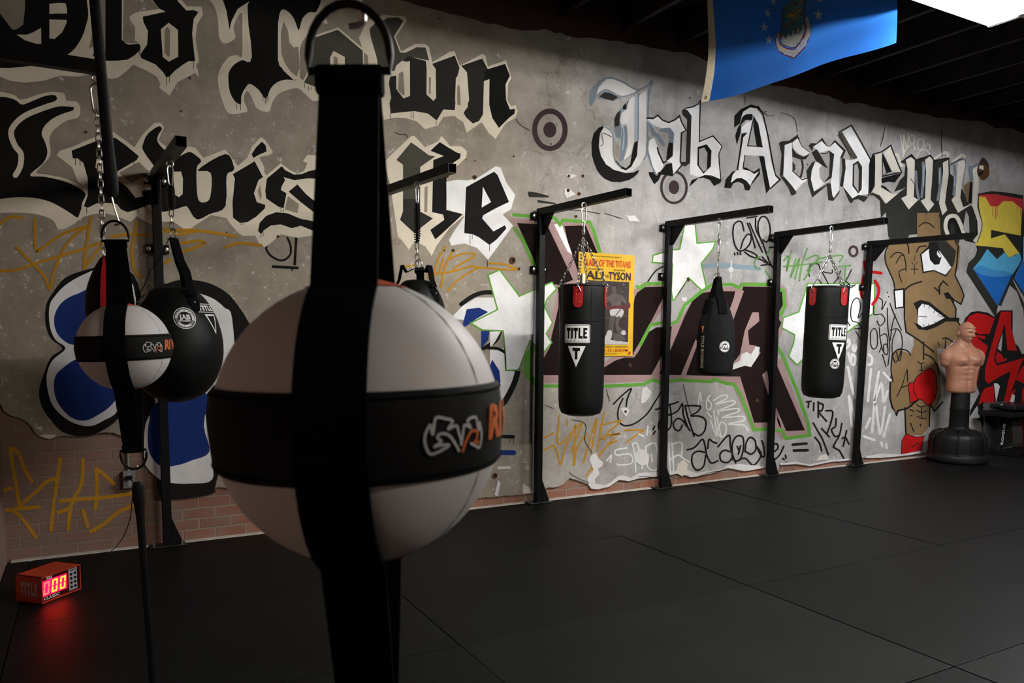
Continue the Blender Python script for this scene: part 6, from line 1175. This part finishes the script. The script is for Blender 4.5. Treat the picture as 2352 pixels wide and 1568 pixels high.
# ------------------------------------------------------------------ poster
def poster():
    x0, x1, z0, z1 = 3.742, 4.352, 1.245, 2.155
    t = thing('poster', 'yellow boxing poster with red and black lettering behind the left heavy bag', 'poster', ((x0+x1)/2, WY-.006, (z0+z1)/2))
    w, h = x1-x0, z1-z0; ye = mat('yellow paper', (.72, .42, .012), .5, 0, .04, 4, .05)
    vs = []; fs = []; n = 16
    for i in range(n+1):
        for z in (-h/2, h/2): vs.append((-w/2+w*i/n, -.003-.003*sin(i*1.1)*(1 if z > 0 else .3), z+(.004*sin(i*2.3) if z > 0 else 0)))
    for i in range(n): fs.append((i*2, i*2+2, i*2+3, i*2+1))
    nb = len(vs); vs += [(v[0], v[1]+.0012, v[2]) for v in vs]; fs += [(nb+i*2, nb+i*2+1, nb+i*2+3, nb+i*2+2) for i in range(n)]
    MB().add(vs, fs).build('sheet', ye, t, smooth=True)
    bk = mat('black ink', (.015, .01, .01), .6, 0, .1, 10, 0); rd = mat('red ink', (.62, .06, .015), .6, 0, .1, 10, 0); dk = mat('photo dark ink', (.03, .018, .015), .5, 0, .3, 8, 0); gy = mat('photo mid grey ink', (.085, .07, .06), .5, 0, .3, 12, 0); lg = mat('photo light ink', (.5, .48, .46), .5, 0, .1, 12, 0); mr = mat('photo maroon ink', (.10, .015, .015), .5, 0, .2, 12, 0)
    mb = MB(); L = [0]
    def fl(mt, pts, sm=0):
        L[0] += 1; p = smooth_path(pts, True, 3) if sm else pts
        tri = tessellate_polygon([[V((q[0], q[1], 0)) for q in p]]); mb.m(mt).add([(q[0]*w, -.0078-.00006*L[0], q[1]*h) for q in p], [tuple(a) for a in tri])
    def tx(mt, s, cx_, cy_, wd, ht, bold=.0):
        vs, fs = text_data(s, 1, bold); xs = [v[0] for v in vs]; ys = [v[1] for v in vs]; a, b2, c, d = min(xs), max(xs), min(ys), max(ys)
        mb.m(mt).add([((cx_+(v[0]-(a+b2)/2)/(b2-a)*wd)*w, -.0097, (cy_+(v[1]-(c+d)/2)/(d-c)*ht)*h) for v in vs], fs)
    tx(bk, 'TITANIC PROMOTIONS PRESENTS', 0, .468, .5, .012); tx(rd, 'CLASH OF THE TITANS', 0, .405, .84, .066, .016)
    tx(bk, 'MUHAMMAD', -.2, .345, .26, .018, .0); tx(bk, 'IRON MIKE', .22, .345, .2, .018, .0); tx(bk, 'ALI', -.22, .287, .32, .078, .02); tx(bk, 'VS', -.005, .28, .06, .03, .01); tx(bk, 'TYSON', .225, .287, .40, .078, .02)
    fl(dk, [(-.42, .235), (.40, .235), (.40, -.385), (-.42, -.385)])
    fl(lg, [(-.42, -.30), (.40, -.36), (.40, -.385), (-.42, -.385)]); fl(gy, [(-.42, -.06), (.40, .0), (.40, .01), (-.42, -.05)]); fl(gy, [(-.42, -.16), (.40, -.1), (.40, -.09), (-.42, -.15)])
    # standing boxer: head, shoulders, raised glove, arm, shorts, legs, boots
    fl(gy, [(.10, .20), (.15, .205), (.17, .17), (.155, .13), (.13, .115), (.10, .13), (.09, .17)], 1); fl(bk, [(.09, .185), (.12, .215), (.17, .205), (.185, .165), (.165, .16), (.155, .185), (.11, .185)], 1)
    fl(gy, [(.03, .09), (.12, .12), (.20, .115), (.30, .09), (.36, .04), (.34, .02), (.27, .045), (.24, -.01), (.10, -.01), (.06, .04), (-.04, .03), (-.10, .12), (-.05, .15), (.0, .085)], 1)
    fl(mr, [(.10, -.005), (.36, .01), (.38, .035), (.42, .03), (.42, -.02), (.25, -.06), (.08, -.06), (.0, -.02)], 1)
    fl(mr, [(-.12, .14), (-.05, .15), (-.04, .20), (-.10, .21), (-.14, .18)], 1)
    fl(lg, [(.08, -.04), (.29, -.035), (.30, -.09), (.22, -.13), (.16, -.105), (.10, -.115), (.06, -.08)], 1); fl(bk, [(.24, -.035), (.26, -.035), (.17, -.10), (.155, -.10)])
    fl(gy, [(.08, -.11), (.16, -.105), (.13, -.2), (.12, -.28), (.05, -.28), (.05, -.18)], 1); fl(gy, [(.18, -.12), (.25, -.11), (.22, -.19), (.32, -.25), (.26, -.29), (.17, -.22)], 1)
    fl(lg, [(.03, -.245), (.10, -.255), (.09, -.33), (.02, -.36), (-.12, -.365), (-.02, -.31)], 1); fl(lg, [(.27, -.26), (.33, -.24), (.36, -.28), (.30, -.29)], 1)
    fl(gy, [(-.3, -.23), (-.1, -.25), (-.08, -.34), (-.3, -.35)], 1); fl(gy, [(.15, -.27), (.3, -.30), (.36, -.34), (.18, -.35), (.12, -.31)], 1); fl(lg, [(-.14, .02), (-.08, .025), (-.06, -.015), (-.12, -.03)], 1)
    for q in ((-.07, .2), (.3, .21), (.27, .14), (.0, .13)): fl(lg, [(q[0]+.008*cos(k), q[1]+.006*sin(k)) for k in range(6)])
    tx(bk, 'FOR THE WORLD HEAVYWEIGHT CHAMPIONSHIP', 0, -.405, .8, .016, .0); tx(rd, 'FRIDAY MAY 13 - 8:00 PM', 0, -.44, .8, .028, .008); tx(bk, 'Madison Square Garden NYC', -.05, -.474, .5, .016)
    fl(rd, [(.42, -.455), (.46, -.455), (.45, -.48), (.42, -.485)])
    mb.build('printed_picture', None, t); return t
# ------------------------------------------------------------------ round timer
def timer():
    a = V((-.269, 4.632, 0)); c = V((-.092, 4.81, 0)); rz = atan2(c.y-a.y, c.x-a.x)
    t = thing('round_timer', 'red box timer on the floor with glowing red digits 000', 'timer', tuple(a), rz); W_, D_, H_ = .252, .18, .148
    rp = mat('red painted sheet metal', (.42, .040, .014), .45, 0, .08, 8, .05); k = .006
    mb = MB(); mb.box((0, 0, .004), (W_, D_, k+.004)).box((0, 0, H_-k), (W_, D_, H_)).box((0, 0, .004), (k, D_, H_)).box((W_-k, 0, .004), (W_, D_, H_)).box((0, D_-k, .004), (W_, D_, H_)); mb.build('case', rp, t)
    pn = MB().box((k, .010, k), (W_-k, .014, H_-k)).build('front_panel', mat('dark red lens', (.035, .004, .006), .25, 0, .1, 8, 0), t)
    def seg(mb, x, z, w, h, th=.008, sk=.12):
        def q(u, v): return (x+u+v*sk, z+v)
        S = [[(th*.6, h-th), (w-th*.6, h-th), (w, h), (0, h)], [(0, 0), (w, 0), (w-th*.6, th), (th*.6, th)], [(0, h/2+.003), (th, h/2+.003), (th, h-th*1.1), (0, h-.001)], [(0, .001), (th, th*1.1), (th, h/2-.003), (0, h/2-.003)], [(w-th, h/2+.003), (w, h/2+.003), (w, h-.001), (w-th, h-th*1.1)], [(w-th, th*1.1), (w, .001), (w, h/2-.003), (w-th, h/2-.003)]]
        for s in S: mb.prism([q(*p) for p in s], .003, 1, .006)
    e1, nt, b = nodes('lit digit'); b.inputs['Emission Color'].default_value = (1, .55, .04, 1); b.inputs['Emission Strength'].default_value = 1.6; b.inputs['Base Color'].default_value = (.5, .1, .02, 1)
    e2, nt, b = nodes('dim digit'); b.inputs['Emission Color'].default_value = (1, .22, .14, 1); b.inputs['Emission Strength'].default_value = 1.1; b.inputs['Base Color'].default_value = (.5, .1, .02, 1)
    for x, e in ((.014, e2), (.066, e1), (.118, e1)):
        mb = MB(); seg(mb, x, .045, .034, .068); mb.build('digit', e, pn)
    # red glow of the display window behind the digits
    e3, nt, b = nodes('lit red window'); b.inputs['Emission Color'].default_value = (1, .0, .012, 1); b.inputs['Emission Strength'].default_value = 14.0; b.inputs['Base Color'].default_value = (.3, .01, .01, 1)
    MB().box((.009, .0085, .038), (.166, .0098, .120)).build('display_window', e3, pn)
    kp = MB().box((.178, .006, .018), (.232, .010, .136)).build('keypad', mat('pale grey keypad', (.33, .33, .36), .5, 0, .05, 20, 0), t)
    for i in range(4):
        for j in (0, 1): MB().lathe([(.0075, 0), (.0075, .003), (.005, .004)], 14, Matrix.Translation((.192+j*.026, .006, .036+i*.024)) @ Matrix.Rotation(R(90), 4, 'X')).build('button', BLK, kp)
    MB().box((.186, .005, .126), (.224, .006, .131)).build('slot', BLK, kp)
    mb = MB()
    def txt(s, w, h, M, block=False):
        if block:
            for l in block_word(s, w, h): tri = tessellate_polygon([[V((q[0], q[1], 0)) for q in l]]); mb.add([(q[0], 0, q[1]) for q in l], [tuple(x) for x in tri], M)
        else:
            vs, fs = text_data(s, 1, .02); xs = [v[0] for v in vs]; ys = [v[1] for v in vs]; mb.add([(v[0]/(max(xs)-min(xs))*w, 0, v[1]/(max(ys)-min(ys))*h) for v in vs], fs, M)
    mb.m(WHITEP); txt('TITLE', .036, .018, Matrix.Translation((.055, .0075, .131)), True); txt('CLASSIC', .098, .017, Matrix.Translation((.066, .0075, .024)))
    mb.m(mat('faded pink print', (.42, .24, .24), .6, 0, .05, 20, 0)); txt('TITLE', .115, .070, Matrix.Translation((-.001, D_*.47, .078)) @ Matrix.Rotation(R(-90), 4, 'Z'), True)
    mb.build('printed_name', None, t)
    return t
def outlet():
    t = thing('wall_outlet', 'grey surface mounted electrical outlet with one plug on the bare brick', 'outlet', (.194, WY+.018, .461))
    MB().box((-.036, -.045, -.058), (.036, 0, .058)).build('box', mat('grey painted box', (.20, .20, .20), .5, .2, .05, 20, 0), t, bev=.004)
    for z in (-.024, .024): 
        f = MB().lathe([(.0165, 0), (.0165, .003)], 20, Matrix.Translation((0, -.045, z)) @ Matrix.Rotation(R(90), 4, 'X')).build('socket', mat('light grey plastic', (.34, .34, .34), .5, 0, .05, 20, 0), t)
        MB().box((-.007, -.0495, z-.004), (-.005, -.048, z+.006)).box((.005, -.0495, z-.004), (.007, -.048, z+.006)).build('slot', BLK, f)
    MB().tube([(0, -.012, .058), (0, -.012, .42), (.01, -.012, .52)], .011, 10).build('conduit', GALV, t, smooth=True)
    c = thing('power_cord', 'thin black power cord from the outlet down to the red timer', 'cord', (0, 0, 0))
    MB().box((.178, WY+.018-.085, .47), (.214, WY+.018-.046, .492)).build('plug', BLK, c, bev=.004)
    pts = [(.20, 5.553, .475), (.215, 5.53, .44), (.205, 5.525, .33), (.185, 5.52, .2), (.13, 5.50, .08), (.04, 5.42, .012), (-.02, 5.30, .006), (-.10, 5.15, .006), (-.19, 5.0, .006), (-.235, 4.93, .006)]
    MB().tube(smooth_path(pts, False, 6), .0032, 8).build('cable', BLK, c, smooth=True)
# ------------------------------------------------------------------ bench and foam tiles at the right
def bench():
    t = thing('weight_bench', 'black padded weight bench with white letters on its upright', 'bench', (9.85, 5.0, 0), R(0))
    u0 = V((9.87, 5.33, 0))-V((9.85, 5.0, 0))
    MB().box((-.12, .02, .0), (.02, .56, .055)).build('foot', BLK, t, bev=.006)
    up = MB(); up.add([(-.10, .26, .05), (-.03, .26, .05), (-.03, .34, .05), (-.10, .34, .05), (.02, .26, .50), (.09, .26, .50), (.09, .34, .50), (.02, .34, .50)], [(0,3,2,1),(4,5,6,7),(0,1,5,4),(1,2,6,5),(2,3,7,6),(3,0,4,7)]); U = up.build('upright', BLK, t, bev=.006)
    mb = MB(); vs, fs = text_data('ROGUE', .075, .002, 0, 1.05)
    mb.add([(-.066+.12*((-v[0]*-1)+.20)/.45-.0, .257, .24+v[0]) if False else (-.066+.265*(.06+v[0]+.16)*.45-v[1]*.95, .2575, .10+v[0]+.15) for v in vs], fs); mb.build('lettering', WHITEP, U, label='white letters running up the post')
    MB().prism([(-.1, .50), (.62, .47), (.62, .40), (.26, .42), (.10, .30), (-.02, .30), (-.06, .42)], .03, 1, .30).build('gusset', BLK, t)
    MB().box((-.19, .08, .475), (1.5, .50, .53)).build('frame', BLK, t, bev=.01)
    MB().box((-.05, .13, .55), (1.3, .45, .62)).build('seat_pad', mat('black vinyl', (.012, .012, .013), .3, 0, .1, 10, .1, 60), t, bev=.025, seg=4, label='glossy black vinyl pad')
    MB().lathe([(.05, 0), (.06, .01), (.062, .045), (.05, .06), (.02, .064)], 24, Matrix.Translation((-.06, .30, .575))).build('roller_pad', mat('black vinyl', (.012, .012, .013), .3), t, smooth=True)
    MB().box((1.2, .02, .0), (1.34, .56, .055)).build('foot', BLK, t, bev=.006)
    MB().box((1.23, .26, .05), (1.30, .34, .50)).build('upright', BLK, t, bev=.006)
def foam_tile(px0, px1, z1, label, x0, x1, lean):
    t = None
    def edge(a, b, n=14, d=.014):
        out = []
        ax_, ay_ = a; bx_, by_ = b; L = sqrt((bx_-ax_)**2+(by_-ay_)**2); ux, uy = (bx_-ax_)/L, (by_-ay_)/L; nx_, ny_ = uy, -ux
        for i in range(n):
            s0, s1 = L*i/n, L*(i+1)/n; m_ = (s1-s0)
            for f, o in ((0, 0), (.28, 0), (.20, d), (.72, d), (.64, 0)): s = s0+m_*f; out.append((ax_+ux*s+nx_*o, ay_+uy*s+ny_*o))
        return out
    w, h = x1-x0, z1
    lp = edge((0, 0), (w, 0))+edge((w, 0), (w, h))+edge((w, h), (0, h))+edge((0, h), (0, 0))
    o = MB().prism(lp, .02, 1, 0).build('foam_tile', mat('dark grey foam', (.085, .092, .088), .8, 0, .08, 20, .2, 200))
    o.location = (x0, WY-.11, .018); o.rotation_euler = (R(-lean), 0, 0); tag(o, label, 'foam tile')
# ------------------------------------------------------------------ build everything
room()
paint_all()
stand(.412, (.462, 4.50), 'black steel bag stand at the far left holding the big round bag')
stand(1.87, (1.975, 4.36), 'black steel bag stand mostly hidden behind the large strapped ball')
stand(3.325, (3.385, 4.45), 'black steel bag stand carrying the heavy bag in front of the poster')
stand(4.695, (4.80, 4.45), 'black steel bag stand carrying the slim canvas bag')
stand(6.115, (6.12, 4.37), 'black steel bag stand carrying the right hand heavy bag', lean=-.01)
stand(7.46, (7.74, 4.55), 'black steel bag stand with an empty arm beside the cartoon boxer', lean=.075)
heavy_bag('heavy_bag', 'black leather heavy bag hanging in front of the yellow poster', 3.255, 4.82, 1.815, .83, .173, 2.42, R(-137), R(-135), tag_white=True, dz=.035)
heavy_bag('heavy_bag', 'black leather heavy bag hanging from the right hand stand', 5.83, 4.70, 1.885, .885, .181, 2.42, R(-100), R(-93), badge_at=(-.17, 1.20), lean=(0, R(1.2)))
canvas_bag('slim black canvas bag gathered at the top with gold lettering', 4.665, 4.88, 2.42, 1.935, 1.105, .156, R(-133))
teardrop_bag('wrecking_ball_bag', 'large round black leather bag with a round white badge', .437, 4.86, 2.418, 1.99, 1.70, 1.03, .262, R(-82))
teardrop_bag('wrecking_ball_bag', 'black hanging bag whose top shows beside the large white ball', 1.88, 4.70, 2.418, 1.875, 1.79, 1.2, .20, None, False)
strap_ball('large blurred white strapped ball hanging close in the foreground', (.2415, .7610, 1.3690), atan2(.7643, .2347), R(-1.2),
           [(.238, .763, 1.768), (.237, .763, 1.84), (.234, .766, 4.08)], [(.248, .762, .970), (.249, .762, .91), (.262, .765, .004)])
strap_ball('smaller white strapped ball at the left in front of the round bag', (.1005, 2.8557, 1.3986), atan2(2.8557, .1005), R(-2.4),
           [(.088, 2.86, 1.808), (.0815, 2.86, 1.905), (-.025, 2.86, 4.08)], [(.1185, 2.86, .99), (.126, 2.86, .925), (.158, 2.86, 0.004)])
# arm fixed to the left wall with a small bag on a chain
t = thing('bag_hanger', 'black square steel arm reaching out from the left wall', 'bracket', (XL, 4.0, 2.62))
MB().box((0, -.028, -.028), (.085-XL, .028, .028)).build('arm', BLK, t, bev=.003); MB().box((0, -.09, -.09), (.008, .09, .09)).build('wall_plate', BLK, t)
MB().prism([(.008, -.028), (.22, -.028), (.008, -.22)], .006, 1, -.003).build('gusset', BLK, t)
t = thing('small_bag', 'small black bag with a red stripe on a long chain behind the left ball', 'punching bag', (.066, 4.0, 2.589))
mb = MB(); eye(mb, (0, 0, -.018)); carabiner(mb, (0, 0, -.04), .13, .045, .0048); chain(mb, (0, 0, -.155), (.004, 0, -.80), .042, .02, .003); mb.build('hanging_chain', STEEL, t, smooth=True)
pf = smooth_path([(.004, -.80), (.02, -.815), (.045, -.86), (.072, -.93), (.085, -1.0), (.085, -1.1), (.07, -1.17), (.03, -1.2), (.004, -1.203)], False, 3)
MB().lathe(pf, 36, Matrix.Translation((.006, 0, 0))).build('body', BLKL, t, smooth=True)
mb = MB(); vs = []; fs = []
for i, (rr, z) in enumerate(pf[2:-3]):
    for a in (R(-106), R(-84)): vs.append(((rr+.004)*cos(a)+.006, (rr+.004)*sin(a), z))
for i in range(len(vs)//2-1): fs.append((i*2, i*2+1, i*2+3, i*2+2))
mb.add(vs, fs).build('stripe', RED, t, smooth=True, label='red leather stripe')
poster(); timer(); outlet(); torso_dummy(); flag(); bench()
foam_tile(0, 0, .58, 'dark grey foam floor tile leaning on the wall behind the bench', 9.93, 10.52, 6)
lamp(2.75, 4.775, label='white twin tube ceiling light at the upper right edge', power=500)
lamp(6.2, 8.6, label='second white twin tube light further along the ceiling row', cool=(.96, .97, 1), power=500)
lamp(2.5, 4.5, y=-1.15, z=3.1, label='white twin tube light of the near row, over the open floor', cool=(1, .91, .80), power=350)
W = bpy.data.worlds.new('world'); SC.world = W; W.use_nodes = True
W.node_tree.nodes['Background'].inputs[0].default_value = (1, .86, .72, 1); W.node_tree.nodes['Background'].inputs[1].default_value = .03
SC.view_settings.view_transform = 'Standard'; SC.view_settings.look = 'None'; SC.view_settings.gamma = 1; SC.view_settings.exposure = 0
SC.view_settings.use_curve_mapping = False
SC.cycles.max_bounces = 6; SC.cycles.use_denoising = True; SC.cycles.sample_clamp_indirect = 6
